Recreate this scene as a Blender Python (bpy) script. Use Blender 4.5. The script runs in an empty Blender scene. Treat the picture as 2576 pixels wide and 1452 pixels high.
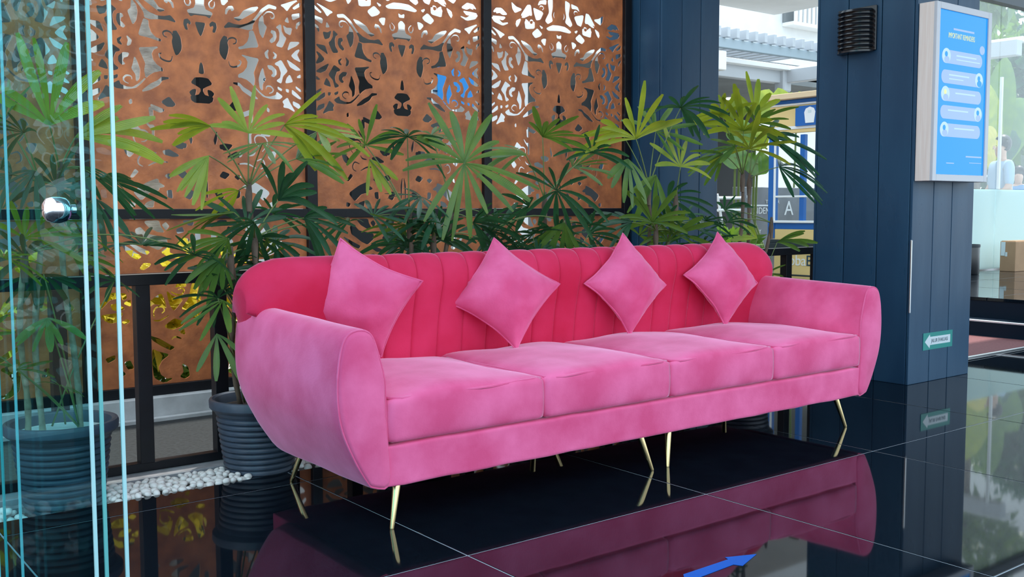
import bpy, bmesh, math, random
import numpy as np
from mathutils import Vector, Matrix, geometry, noise

# ------------------------------------------------------------------ camera
SC = bpy.context.scene
COL = SC.collection
CAMZ = 0.97
FPX = 2550.67
ROT = np.array([[0.7903242, -0.04955986, 0.61068115],
                [-0.61268318, -0.05963079, 0.78807582],
                [-0.00264153, -0.99698946, -0.07749215]])
CP = np.array([0.0, 0.0, CAMZ])
cam = bpy.data.objects.new('camera', bpy.data.cameras.new('camera'))
COL.objects.link(cam)
cam.data.sensor_width = 36.0
cam.data.lens = FPX / 2576 * 36.0
cam.data.clip_end = 200
rr, uu, bb = ROT[:, 0], -ROT[:, 1], -ROT[:, 2]
cam.matrix_world = Matrix(((rr[0], uu[0], bb[0], 0), (rr[1], uu[1], bb[1], 0), (rr[2], uu[2], bb[2], CAMZ), (0, 0, 0, 1)))
SC.camera = cam

# ------------------------------------------------------------------ light and exposure
W = bpy.data.worlds.new('overcast_sky'); SC.world = W
W.use_nodes = True
bg = W.node_tree.nodes['Background']
bg.inputs[0].default_value = (0.73, 0.885, 1.0, 1)
bg.inputs[1].default_value = 1.8
sun = bpy.data.objects.new('sun', bpy.data.lights.new('sun', 'SUN'))
COL.objects.link(sun)
sun.data.energy = 4.0
sun.data.angle = math.radians(1.5)
sun.data.color = (1.0, 0.95, 0.86)
sun.rotation_euler = Vector((-0.35, -0.06, -0.93)).to_track_quat('-Z', 'Y').to_euler()
VS = SC.view_settings
SC.display_settings.display_device = 'sRGB'
VS.view_transform = 'Standard'; VS.look = 'None'; VS.gamma = 1.0; VS.use_curve_mapping = False
VS.exposure = 0.42
SC.cycles.max_bounces = 10
SC.cycles.transparent_max_bounces = 24
SC.cycles.sample_clamp_indirect = 6.0
SC.cycles.caustics_reflective = False
SC.cycles.caustics_refractive = False

# ------------------------------------------------------------------ helpers
rng = random.Random(7)
WLOC = {}


def at(px, py, Y):
    """point on the vertical plane y = Y seen at a pixel of the photograph"""
    d = ROT @ np.array([px - 1288.0, py - 726.0, FPX]); t = Y / d[1]
    return Vector((CP + t * d).tolist())


def atx(px, py, X):
    d = ROT @ np.array([px - 1288.0, py - 726.0, FPX]); t = X / d[0]
    return Vector((CP + t * d).tolist())


def atz(px, py, z):
    d = ROT @ np.array([px - 1288.0, py - 726.0, FPX]); t = (z - CAMZ) / d[2]
    return Vector((CP + t * d).tolist())


def props(o, label=None, cat=None, group=None, kind=None):
    if label: o['label'] = label
    if cat: o['category'] = cat
    if group: o['group'] = group
    if kind: o['kind'] = kind
    return o


def thing(name, loc, label=None, cat=None, group=None, kind=None):
    o = bpy.data.objects.new(name, None); COL.objects.link(o)
    o.empty_display_size = 0.1
    o.location = loc; WLOC[o] = Vector(loc)
    return props(o, label, cat, group, kind)


class MB:
    """collects vertices and faces of ONE mesh object, in world coordinates"""
    def __init__(s): s.v = []; s.f = []; s.uv = None

    def add(s, v, f):
        n = len(s.v); s.v += [tuple(p) for p in v]; s.f += [tuple(i + n for i in q) for q in f]; return s

    def box(s, a, b, bev=0.0, seg=1):
        bm = bmesh.new(); bmesh.ops.create_cube(bm, size=1.0)
        a = Vector(a); b = Vector(b)
        for v in bm.verts:
            v.co = Vector(((a.x + b.x) / 2 + v.co.x * (b.x - a.x), (a.y + b.y) / 2 + v.co.y * (b.y - a.y), (a.z + b.z) / 2 + v.co.z * (b.z - a.z)))
        if bev > 0:
            bmesh.ops.bevel(bm, geom=bm.edges[:], offset=bev, segments=seg, profile=0.5, affect='EDGES')
        return s.bm(bm)

    def bm(s, bm):
        bm.verts.index_update()
        v = [tuple(x.co) for x in bm.verts]; f = [tuple(x.index for x in q.verts) for q in bm.faces]
        bm.free(); return s.add(v, f)

    def tube(s, pts, rad, n=8, cap=True):
        pts = [Vector(p) for p in pts]; m = len(pts)
        if not isinstance(rad, (list, tuple)): rad = [rad] * m
        v = []; f = []
        prev = None
        for i, p in enumerate(pts):
            t = (pts[min(i + 1, m - 1)] - pts[max(i - 1, 0)]).normalized()
            if prev is None:
                a = Vector((0, 0, 1)) if abs(t.z) < 0.9 else Vector((1, 0, 0))
                u = t.cross(a).normalized()
            else:
                u = (prev - t * prev.dot(t)).normalized()
            prev = u; w = t.cross(u)
            for k in range(n):
                an = 2 * math.pi * k / n
                v.append(p + (u * math.cos(an) + w * math.sin(an)) * rad[i])
        for i in range(m - 1):
            for k in range(n):
                f.append((i * n + k, i * n + (k + 1) % n, (i + 1) * n + (k + 1) % n, (i + 1) * n + k))
        if cap:
            f.append(tuple(range(n - 1, -1, -1))); f.append(tuple((m - 1) * n + k for k in range(n)))
        return s.add(v, f)

    def lathe(s, c, prof, n=32, capb=True, capt=False):
        v = []; f = []; m = len(prof)
        for r, z in prof:
            for k in range(n):
                an = 2 * math.pi * k / n; v.append((c[0] + r * math.cos(an), c[1] + r * math.sin(an), c[2] + z))
        for i in range(m - 1):
            for k in range(n):
                f.append((i * n + k, i * n + (k + 1) % n, (i + 1) * n + (k + 1) % n, (i + 1) * n + k))
        if capb: f.append(tuple(range(n - 1, -1, -1)))
        if capt: f.append(tuple((m - 1) * n + k for k in range(n)))
        return s.add(v, f)

    def prism(s, poly, vec):
        """polygon (3-D points) pushed along vec"""
        n = len(poly); vec = Vector(vec)
        v = [Vector(p) for p in poly] + [Vector(p) + vec for p in poly]
        f = [tuple(range(n))[::-1], tuple(range(n, 2 * n))] + [(i, (i + 1) % n, n + (i + 1) % n, n + i) for i in range(n)]
        return s.add(v, f)

    def build(s, name, m, parent=None, smooth=None, recalc=True, **kw):
        if parent is not None:
            org = WLOC[parent]
        else:
            org = Vector((0, 0, 0))
        a = np.array([tuple(p) for p in s.v], dtype=float)
        base = Vector(((a[:, 0].min() + a[:, 0].max()) / 2, (a[:, 1].min() + a[:, 1].max()) / 2, a[:, 2].min()))
        a = a - np.array(base)
        me = bpy.data.meshes.new(name)
        me.from_pydata(a.tolist(), [], s.f); me.update()
        if recalc:
            bm = bmesh.new(); bm.from_mesh(me); bmesh.ops.recalc_face_normals(bm, faces=bm.faces[:]); bm.to_mesh(me); bm.free()
        if s.uv:
            l = me.uv_layers.new(name='UVMap'); fl = []
            for p in me.polygons:
                for vi in p.vertices: fl += s.uv[vi]
            l.data.foreach_set('uv', fl)
        me.materials.append(m)
        if smooth is not None:
            me.shade_smooth()
            if smooth < 180: me.set_sharp_from_angle(angle=math.radians(smooth))
        o = bpy.data.objects.new(name, me); COL.objects.link(o)
        if parent is not None: o.parent = parent
        o.location = base - org; WLOC[o] = base
        props(o, **kw)
        return o


def catmull(pts, per=6, closed=False):
    pts = [np.array(p, float) for p in pts]; n = len(pts); out = []
    rg = range(n) if closed else range(n - 1)
    for i in rg:
        if closed: p0, p1, p2, p3 = pts[(i - 1) % n], pts[i], pts[(i + 1) % n], pts[(i + 2) % n]
        else: p0, p1, p2, p3 = pts[max(i - 1, 0)], pts[i], pts[i + 1], pts[min(i + 2, n - 1)]
        for k in range(per):
            t = k / per
            out.append(0.5 * ((2 * p1) + (-p0 + p2) * t + (2 * p0 - 5 * p1 + 4 * p2 - p3) * t * t + (-p0 + 3 * p1 - 3 * p2 + p3) * t ** 3))
    if not closed: out.append(pts[-1])
    return out


# ------------------------------------------------------------------ materials
def mat(name, col, rough=0.5, metal=0.0, spec=0.5, noise_amt=0.0, noise_scale=8.0, bump=0.0, bump_scale=40.0, col2=None,
        sheen=0.0, sheen_col=None, sheen_rough=0.4, coat=0.0, emit=None, emit_s=0.0, stretch=None, ior=1.5, trans=0.0, rough_var=0.0):
    m = bpy.data.materials.new(name); m.use_nodes = True
    nt = m.node_tree; N = nt.nodes; Lk = nt.links
    b = N['Principled BSDF']
    b.inputs['Base Color'].default_value = (*col, 1); b.inputs['Roughness'].default_value = rough
    b.inputs['Metallic'].default_value = metal; b.inputs['Specular IOR Level'].default_value = spec
    b.inputs['IOR'].default_value = ior
    if coat: b.inputs['Coat Weight'].default_value = coat; b.inputs['Coat Roughness'].default_value = 0.05
    if sheen:
        b.inputs['Sheen Weight'].default_value = sheen; b.inputs['Sheen Roughness'].default_value = sheen_rough
        b.inputs['Sheen Tint'].default_value = (*(sheen_col or (1, 1, 1)), 1)
    if emit: b.inputs['Emission Color'].default_value = (*emit, 1); b.inputs['Emission Strength'].default_value = emit_s
    if trans: b.inputs['Transmission Weight'].default_value = trans
    vec = None
    if noise_amt or bump or col2 or rough_var:
        tc = N.new('ShaderNodeTexCoord'); mp = N.new('ShaderNodeMapping'); Lk.new(tc.outputs['Object'], mp.inputs[0])
        if stretch: mp.inputs['Scale'].default_value = stretch
        vec = mp.outputs[0]
    if noise_amt or col2:
        nz = N.new('ShaderNodeTexNoise'); nz.inputs['Scale'].default_value = noise_scale; nz.inputs['Detail'].default_value = 5
        Lk.new(vec, nz.inputs['Vector'])
        rp = N.new('ShaderNodeValToRGB'); Lk.new(nz.outputs[0], rp.inputs[0])
        c2 = col2 or tuple(max(0, c * (1 - noise_amt)) for c in col)
        rp.color_ramp.elements[0].position = 0.35; rp.color_ramp.elements[1].position = 0.65
        rp.color_ramp.elements[0].color = (*c2, 1); rp.color_ramp.elements[1].color = (*col, 1)
        Lk.new(rp.outputs[0], b.inputs['Base Color'])
    if rough_var:
        n3 = N.new('ShaderNodeTexNoise'); n3.inputs['Scale'].default_value = 6; n3.inputs['Detail'].default_value = 6; Lk.new(vec, n3.inputs['Vector'])
        mr = N.new('ShaderNodeMapRange'); mr.inputs[1].default_value = 0.3; mr.inputs[2].default_value = 0.7
        mr.inputs[3].default_value = max(0.02, rough - rough_var); mr.inputs[4].default_value = rough + rough_var
        Lk.new(n3.outputs[0], mr.inputs[0]); Lk.new(mr.outputs[0], b.inputs['Roughness'])
    if bump:
        n2 = N.new('ShaderNodeTexNoise'); n2.inputs['Scale'].default_value = bump_scale; n2.inputs['Detail'].default_value = 4
        Lk.new(vec, n2.inputs['Vector'])
        bp = N.new('ShaderNodeBump'); bp.inputs['Strength'].default_value = bump; bp.inputs['Distance'].default_value = 0.01
        Lk.new(n2.outputs[0], bp.inputs['Height']); Lk.new(bp.outputs[0], b.inputs['Normal'])
    return m


def leaf_mat(name, c1, c2, rough=0.26, tl=0.3):
    m = mat(name, c1, rough, noise_scale=9, col2=c2, spec=0.55)
    nt = m.node_tree; N = nt.nodes; Lk = nt.links
    b = N['Principled BSDF']; out = N['Material Output']
    uv = N.new('ShaderNodeUVMap'); sp = N.new('ShaderNodeSeparateXYZ'); Lk.new(uv.outputs[0], sp.inputs[0])
    wv = N.new('ShaderNodeMath'); wv.operation = 'SINE'; mu = N.new('ShaderNodeMath'); mu.operation = 'MULTIPLY'; mu.inputs[1].default_value = 44
    Lk.new(sp.outputs[0], mu.inputs[0]); Lk.new(mu.outputs[0], wv.inputs[0])
    bp = N.new('ShaderNodeBump'); bp.inputs['Strength'].default_value = 0.35; bp.inputs['Distance'].default_value = 0.0015
    Lk.new(wv.outputs[0], bp.inputs['Height']); Lk.new(bp.outputs[0], b.inputs['Normal'])
    tr = N.new('ShaderNodeBsdfTranslucent'); tr.inputs[0].default_value = (min(1, c1[0] * 1.6), min(1, c1[1] * 1.5), c1[2], 1)
    mx = N.new('ShaderNodeMixShader'); mx.inputs[0].default_value = tl
    Lk.new(b.outputs[0], mx.inputs[1]); Lk.new(tr.outputs[0], mx.inputs[2]); Lk.new(mx.outputs[0], out.inputs[0])
    return m


def glass_mat(name, tint, gloss=1.0, rough=0.0):
    """thin pane: clear or tinted transmission with a Fresnel reflection"""
    m = bpy.data.materials.new(name); m.use_nodes = True
    nt = m.node_tree; N = nt.nodes; Lk = nt.links; N.remove(N['Principled BSDF']); out = N['Material Output']
    t = N.new('ShaderNodeBsdfTransparent'); t.inputs[0].default_value = (*tint, 1)
    g = N.new('ShaderNodeBsdfGlossy'); g.inputs['Roughness'].default_value = rough; g.inputs[0].default_value = (1, 1, 1, 1)
    fr = N.new('ShaderNodeFresnel')
    ge = N.new('ShaderNodeNewGeometry'); io = N.new('ShaderNodeMapRange')
    io.inputs[3].default_value = 1.45; io.inputs[4].default_value = 1 / 1.45
    Lk.new(ge.outputs['Backfacing'], io.inputs[0]); Lk.new(io.outputs[0], fr.inputs[0])   # same reflection from both sides of the pane
    mu = N.new('ShaderNodeMath'); mu.operation = 'MULTIPLY'; mu.inputs[1].default_value = gloss; Lk.new(fr.outputs[0], mu.inputs[0])
    mx = N.new('ShaderNodeMixShader'); Lk.new(mu.outputs[0], mx.inputs[0]); Lk.new(t.outputs[0], mx.inputs[1]); Lk.new(g.outputs[0], mx.inputs[2])
    Lk.new(mx.outputs[0], out.inputs[0]); return m


M = {}
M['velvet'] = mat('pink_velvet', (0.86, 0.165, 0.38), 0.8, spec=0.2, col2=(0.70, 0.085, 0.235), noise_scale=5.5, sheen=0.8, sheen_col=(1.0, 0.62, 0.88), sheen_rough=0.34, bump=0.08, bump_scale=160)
M['velvetback'] = mat('pink_velvet_shaded', (0.72, 0.042, 0.135), 0.8, spec=0.12, col2=(0.60, 0.020, 0.075), noise_scale=3.5, sheen=0.9, sheen_col=(0.95, 0.55, 0.85), sheen_rough=0.25, bump=0.08, bump_scale=160)  # same pink velvet, with the backrest's shade put into a darker crimson
M['brass'] = mat('polished_brass', (0.80, 0.62, 0.32), 0.18, metal=1.0)
M['granite'] = mat('black_granite', (0.005, 0.009, 0.015), 0.035, spec=0.15, ior=1.6, noise_amt=0.5, noise_scale=120)
M['riser'] = mat('dull_black_stone', (0.004, 0.012, 0.024), 0.35, spec=0.12)
M['grout'] = mat('grey_grout', (0.30, 0.36, 0.42), 0.6)
M['stone_sill'] = mat('grey_stone_sill', (0.36, 0.37, 0.40), 0.55, noise_amt=0.35, noise_scale=14, bump=0.1)
M['pebble'] = mat('white_pebble', (0.80, 0.78, 0.76), 0.55, noise_amt=0.12, noise_scale=30, bump=0.1)
M['blackmetal'] = mat('black_painted_steel', (0.007, 0.008, 0.012), 0.45, spec=0.3, noise_amt=0.3, noise_scale=20)
M['rust'] = mat('rusted_steel', (0.64, 0.205, 0.072), 0.5, spec=0.4, col2=(0.36, 0.11, 0.045), noise_scale=11, bump=0.25, bump_scale=60, rough_var=0.12)
M['pillar'] = mat('navy_black_board', (0.014, 0.050, 0.105), 0.34, spec=0.22, col2=(0.024, 0.074, 0.14), noise_scale=5, stretch=(1, 1, 0.25), bump=0.06, bump_scale=25, rough_var=0.1)
M['pillargap'] = mat('pillar_core', (0.004, 0.005, 0.008), 0.6)
M['pot'] = mat('charcoal_plastic_pot', (0.055, 0.080, 0.120), 0.42, spec=0.5, noise_amt=0.35, noise_scale=12, bump=0.06)
M['soil'] = mat('dark_soil', (0.035, 0.025, 0.02), 0.9, noise_amt=0.5, noise_scale=60, bump=0.5)
M['whitesoil'] = mat('white_chalky_potting_cover', (0.78, 0.80, 0.80), 0.8, noise_amt=0.2, noise_scale=10, bump=0.2)
M['cane'] = mat('brown_cane', (0.17, 0.12, 0.085), 0.75, col2=(0.06, 0.04, 0.03), noise_scale=25, bump=0.4, stretch=(1, 1, 0.3))
M['palecane'] = mat('tan_cane', (0.40, 0.33, 0.22), 0.7, col2=(0.20, 0.15, 0.10), noise_scale=30, bump=0.3)
M['petiole'] = mat('green_petiole', (0.14, 0.20, 0.06), 0.45)
M['leaf0'] = leaf_mat('yellow_green_leaf', (0.34, 0.42, 0.035), (0.16, 0.27, 0.03))
M['leaf1'] = leaf_mat('mid_green_leaf', (0.13, 0.25, 0.035), (0.06, 0.16, 0.04))
M['leaf2'] = leaf_mat('dark_green_leaf', (0.030, 0.125, 0.055), (0.015, 0.065, 0.035), rough=0.22)
M['leafdry'] = leaf_mat('yellow_leaf', (0.75, 0.62, 0.10), (0.55, 0.50, 0.06))
M['white'] = mat('white_paint', (0.82, 0.83, 0.84), 0.5)
M['palegrey'] = mat('white_paint_shaded_blue_grey', (0.36, 0.44, 0.50), 0.5)  # white pergola beams, their blue-grey shading put into the paint colour
M['offwhite'] = mat('off_white_paint', (0.50, 0.53, 0.57), 0.5)
M['whitewall'] = mat('white_render', (0.78, 0.79, 0.80), 0.8, noise_amt=0.08, noise_scale=2)
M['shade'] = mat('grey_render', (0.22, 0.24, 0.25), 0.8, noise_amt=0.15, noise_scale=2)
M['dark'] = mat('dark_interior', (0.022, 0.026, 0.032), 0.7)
M['asphalt'] = mat('dark_grey_paving', (0.028, 0.034, 0.038), 0.9, noise_amt=0.5, noise_scale=70, bump=0.4)
M['curb'] = mat('pale_concrete', (0.62, 0.63, 0.64), 0.8, noise_amt=0.25, noise_scale=9, bump=0.15)
M['paving'] = mat('pale_paving', (0.45, 0.44, 0.42), 0.8, noise_amt=0.2, noise_scale=3)
M['ceil'] = mat('white_ceiling', (0.55, 0.57, 0.60), 0.8)
M['navytrim'] = mat('dark_trim', (0.02, 0.03, 0.04), 0.5)
M['boxwood'] = mat('pale_wood_laminate', (0.93, 0.82, 0.76), 0.45, col2=(0.86, 0.72, 0.65), noise_scale=4, stretch=(30, 30, 1))
M['boxframe'] = mat('silver_grey_frame', (0.58, 0.60, 0.66), 0.4)
M['screenblue'] = mat('backlit_blue_poster', (0.0, 0.10, 0.35), 0.25, spec=0.25, emit=(0.0, 0.24, 0.72), emit_s=0.8)
M['screenpale'] = mat('backlit_pale_print', (0.22, 0.30, 0.45), 0.3, emit=(0.26, 0.42, 0.75), emit_s=0.40)
M['screenink'] = mat('backlit_blue_grey_ink', (0.3, 0.42, 0.7), 0.3, emit=(0.26, 0.38, 0.68), emit_s=0.7)
M['screenyellow'] = mat('backlit_yellow_ink', (0.5, 0.5, 0.2), 0.3, emit=(0.50, 0.52, 0.22), emit_s=0.6)
M['teal'] = mat('green_sticker', (0.0, 0.24, 0.22), 0.35)
M['stickwhite'] = mat('sticker_white', (0.62, 0.72, 0.78), 0.4)
M['ink'] = mat('dark_ink', (0.02, 0.06, 0.10), 0.5)
M['lampblack'] = mat('glossy_black_lamp', (0.008, 0.010, 0.014), 0.22, spec=0.6)
M['carpet'] = mat('dusty_red_carpet', (0.22, 0.085, 0.09), 0.95, noise_amt=0.2, noise_scale=60, bump=0.3)
M['alu'] = mat('brushed_aluminium', (0.70, 0.72, 0.74), 0.3, metal=0.9)
M['cardboard'] = mat('brown_cardboard', (0.42, 0.26, 0.15), 0.8, noise_amt=0.12, noise_scale=6)
M['tape'] = mat('pale_packing_label', (0.62, 0.72, 0.75), 0.5)
M['blueTape'] = mat('blue_floor_tape', (0.003, 0.10, 0.50), 0.6, spec=0.2)
M['kioskyellow'] = mat('cream_yellow_panel', (0.80, 0.58, 0.25), 0.5)
M['kioskblue'] = mat('royal_blue_panel', (0.012, 0.12, 0.42), 0.4)
M['kiosktan'] = mat('tan_board', (0.72, 0.54, 0.34), 0.6)
M['signgrey'] = mat('grey_stone_sign', (0.17, 0.18, 0.21), 0.5, noise_amt=0.25, noise_scale=5)
M['signwhite'] = mat('silver_letters', (0.66, 0.68, 0.72), 0.4)
M['bannerblue'] = mat('sky_blue_banner', (0.01, 0.26, 0.72), 0.5)
M['trunk'] = mat('pale_grey_trunk', (0.50, 0.49, 0.46), 0.85, col2=(0.28, 0.27, 0.25), noise_scale=9, bump=0.5, stretch=(1, 1, 2.5))
M['glassA'] = glass_mat('teal_tinted_glass', (0.42, 0.82, 0.86), 0.14)
M['glassC'] = glass_mat('pale_tinted_glass', (0.88, 0.95, 0.95), 0.16)
M['glassB'] = glass_mat('light_teal_glass', (0.70, 0.88, 0.90), 0.14)
M['glassclear'] = glass_mat('clear_glass', (0.97, 0.99, 0.99))
M['glassedge'] = mat('pale_cyan_glass_edge', (0.36, 0.66, 0.72), 0.12, spec=0.8, coat=0.6)
M['glassedge2'] = mat('sea_green_glass_edge', (0.10, 0.42, 0.44), 0.12, spec=0.8, coat=0.6)
M['chrome'] = mat('polished_steel_knob', (0.72, 0.74, 0.80), 0.12, metal=1.0)
fm = bpy.data.materials.new('frosted_glass'); fm.use_nodes = True
_n = fm.node_tree.nodes; _n.remove(_n['Principled BSDF'])
_t = _n.new('ShaderNodeBsdfTranslucent'); _t.inputs[0].default_value = (0.86, 0.99, 1.0, 1)
_d = _n.new('ShaderNodeBsdfDiffuse'); _d.inputs[0].default_value = (0.78, 0.95, 0.97, 1)
_x = _n.new('ShaderNodeMixShader'); _x.inputs[0].default_value = 0.2
fm.node_tree.links.new(_t.outputs[0], _x.inputs[1]); fm.node_tree.links.new(_d.outputs[0], _x.inputs[2])
fm.node_tree.links.new(_x.outputs[0], _n['Material Output'].inputs[0])
M['frosted'] = fm
M['skin'] = mat('skin', (0.55, 0.33, 0.24), 0.5)
M['hair'] = mat('black_hair', (0.012, 0.012, 0.014), 0.45)
M['shirt'] = mat('pale_blue_shirt', (0.30, 0.42, 0.55), 0.8)
M['shirt2'] = mat('blue_shirt', (0.08, 0.22, 0.42), 0.8)
M['trousers'] = mat('dark_trousers', (0.03, 0.035, 0.05), 0.8)


def text(name, s, size, m, parent, loc, right, up, depth=0.004, sx=1.0, center=False):
    """flat lettering as a thin mesh"""
    cu = bpy.data.curves.new(name, 'FONT'); cu.body = s; cu.size = size; cu.extrude = depth / 2
    if center: cu.align_x = 'CENTER'
    to = bpy.data.objects.new(name, cu); COL.objects.link(to)
    dg = bpy.context.evaluated_depsgraph_get()
    me = bpy.data.meshes.new_from_object(to.evaluated_get(dg)); bpy.data.objects.remove(to)
    r = Vector(right).normalized() * sx; u = Vector(up).normalized(); n = Vector(right).normalized().cross(u)
    mbx = MB(); mbx.add([Vector(loc) + r * v.co.x + u * v.co.y + n * v.co.z for v in me.vertices], [tuple(p.vertices) for p in me.polygons])
    bpy.data.meshes.remove(me)
    return mbx.build(name, m, parent, recalc=False)
UP_HOLES=[([6,1984,20,1970,18,1943,27,1921,61,1908,46,1885,28,1894,4,1894],1),([3,1856,23,1856,10,1816,1,1796],1),([47,1855,60,1867,76,1862,79,1843,71,1821,61,1820,67,1842,61,1853,49,1845],0),([103,1984,140,1977,131,1968,119,1955,109,1956],0),([126,1912,128,1933,143,1949,162,1953,168,1938,157,1931,151,1942,137,1932,130,1914],0),([167,1897,196,1906,217,1936,260,1957,295,1965,277,1943,247,1924,212,1902,191,1888],0),([116,1847,141,1874,170,1866,203,1866,237,1877,263,1894,285,1920,311,1955,350,1983,389,1976,385,1965,350,1969,324,1952,298,1925,276,1899,262,1874,260,1854,236,1850,195,1855,153,1855],0),([93,1740,98,1779,115,1806,131,1802,129,1782,136,1756,131,1728,120,1696,108,1703,96,1721],0),([245,1841,264,1847,274,1820,290,1772,243,1766,192,1753,188,1759,213,1767,235,1789,245,1817],0),([202,1725,250,1717,290,1713,275,1678,261,1645,267,1613,262,1581,247,1596,226,1610,197,1618,185,1617,185,1627,210,1641,230,1666,235,1694,225,1713],0),([299,1906,317,1928,320,1888,335,1874,323,1841,314,1818,300,1839,294,1878],0),([363,1859,382,1855,386,1831,377,1810,359,1799,351,1806,360,1817,371,1826,369,1842,358,1849],0),([387,1876,412,1894,413,1862,426,1839,439,1829,416,1782,385,1787,403,1813,406,1850,398,1871],0),([414,1987,438,1996,469,2009,505,2022,483,2007,464,1989,446,1964,429,1980],0),([478,1980,496,1994,519,2011,514,1994,486,1977],0),([472,1947,517,1958,517,1944,476,1923],0),([434,1911,448,1932,454,1907],0),([425,1890,444,1878,471,1880,461,1847,435,1857],0),([493,1885,498,1906,519,1918,516,1908,503,1896,498,1881],0),([446,1771,461,1811,512,1815,492,1797,462,1782],0),([466,1744,491,1769,511,1779,495,1753,515,1718,481,1731],0),([441,1722,467,1708,490,1695,514,1678,489,1675,458,1689],0),([323,1745,343,1763,336,1743,342,1719,329,1726],0),([367,1755,386,1743,382,1727,366,1721,378,1738],0),([374,1696,410,1717,427,1690,442,1667,417,1641,407,1604,384,1614,404,1628,409,1656,396,1688],0),([337,1685,361,1685,382,1666,382,1646,369,1633,356,1636,367,1649,361,1665,343,1671],0),([311,1671,317,1641,325,1618,307,1592,306,1562,294,1575,290,1615,300,1648],0),([262,1581,285,1555,310,1533,349,1525,397,1526,413,1539,384,1558,378,1541,349,1531,323,1531,297,1548],0),([153,1587,188,1588,209,1569,242,1552,284,1517,246,1528,204,1553,188,1576],0),([0,1599,32,1596,50,1574,24,1562,5,1551,3,1536,14,1517,38,1511,54,1508,50,1492,34,1483,0,1483],1),([29,1543,47,1539,59,1528,50,1514,34,1518],0),([0,1670,6,1659,11,1623,0,1620],1),([432,1608,439,1630,455,1648,470,1617,448,1611],0),([493,1639,513,1653,513,1640],0),([389,1584,411,1574,407,1567,391,1574],0),([433,1575,447,1574,446,1562,435,1565],0),([487,1593,519,1573,509,1570,489,1585],0),([467,1574,491,1557,518,1532,500,1535,466,1555],0),([414,1513,441,1533,452,1509,480,1466,445,1484,418,1487,423,1499],0),([470,1517,504,1504,514,1482,494,1487,472,1500],0),([129,1466,157,1499,194,1474,168,1456,143,1457],0),([180,1437,244,1461,241,1441,201,1426],0),([332,1478,341,1470,339,1458,330,1462],0),([344,1338,325,1369,291,1341],0),([253,1445,237,1445,236,1403,249,1402],0),([274,1390,253,1364,232,1365,234,1300,242,1300,240,1343,264,1369],0),([373,1260,352,1261,329,1235,348,1216,363,1231],0),([194,1247,164,1254,117,1228,148,1224,189,1234],0),([146,1287,96,1292,97,1262,125,1264],0),([69,1351,53,1307,59,1285,67,1312],0),([82,1285,123,1286,117,1266,84,1268],0),([346,1125,324,1160,311,1150,335,1125],0),([335,1058,272,1099,220,1119,216,1067,262,1056,301,1018],0),([187,1133,170,1142,153,1134,170,1120],0),([349,1010,328,1002,334,991,350,991],0),([289,988,275,1007,242,1018,248,985],0),([12,1036,7,1125,5,1145,16,1103,14,1030],0),([218,1100,191,1084,213,1078],0),([180,1062,158,1065,156,1029,176,1035],0),([97,1035,74,1069,51,1058,69,1024],0),([128,1145,94,1157,78,1135,106,1124],0),([3,2079,49,2077,99,2054,83,2046,2,2053],1),([133,2019,168,2047,210,2014,186,1991,148,2005],0),([101,1991,122,1989,140,1980,108,1968],0),([155,2114,187,2118,171,2098],0),([225,2122,257,2122,290,2099,268,2101],0),([192,2070,203,2086,205,2064],0),([125,2057,152,2067,138,2050],0),([252,2090,265,2074,259,2039,251,2045],0),([301,2089,334,2059,325,2040,309,2056],0),([412,2109,429,2124,469,2125,477,2103,446,2111],0),([384,2058,429,2049,463,2074,509,2077,491,2054,429,2038],0),([89,2222,50,2236,50,2183,60,2138,50,2105,89,2084,108,2099,76,2151],0),([200,2165,121,2146,146,2104,178,2096,193,2133],0),([296,2107,246,2174,218,2178,209,2117,259,2123],0),([363,2179,327,2155,284,2146,339,2121,357,2142],0),([165,2184,152,2209,98,2221,102,2196,140,2197],0),([259,2094,240,2084,215,2063,190,2085,190,2047,259,2037],0),([333,2051,327,2075,293,2091,308,2058],0),([498,2107,477,2131,435,2135,394,2105,430,2099,465,2116],0),([507,2083,460,2086,406,2087,430,2068],0),([0,2015,18,2024,15,2007,0,2007],1)]
UP_STROKES=[([63,1972,48,1958,45,1947,51,1934,63,1933,72,1946,72,1965],61),([319,1926,337,1944,360,1948,375,1938,375,1922,362,1917,356,1928],50),([131,1775,139,1795,160,1803,177,1795,174,1779,159,1773],50),([137,1689,144,1667,165,1664,190,1674,199,1693,187,1698],50),([326,1568,330,1582,350,1584,364,1570,358,1556,341,1549],61),([299,1260,320,1286,327,1312,308,1335,275,1339,260,1321,271,1293,293,1287],62),([264,1259,251,1243,224,1238],57),([269,1213,295,1223,309,1206,307,1185,288,1174],57),([264,1178,220,1198,171,1196],78),([37,2160,42,2138,34,2119],69),([152,2169,146,2181,127,2181,121,2170,133,2159],81),([228,2071,222,2089,203,2089,203,2069],81)]
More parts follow.
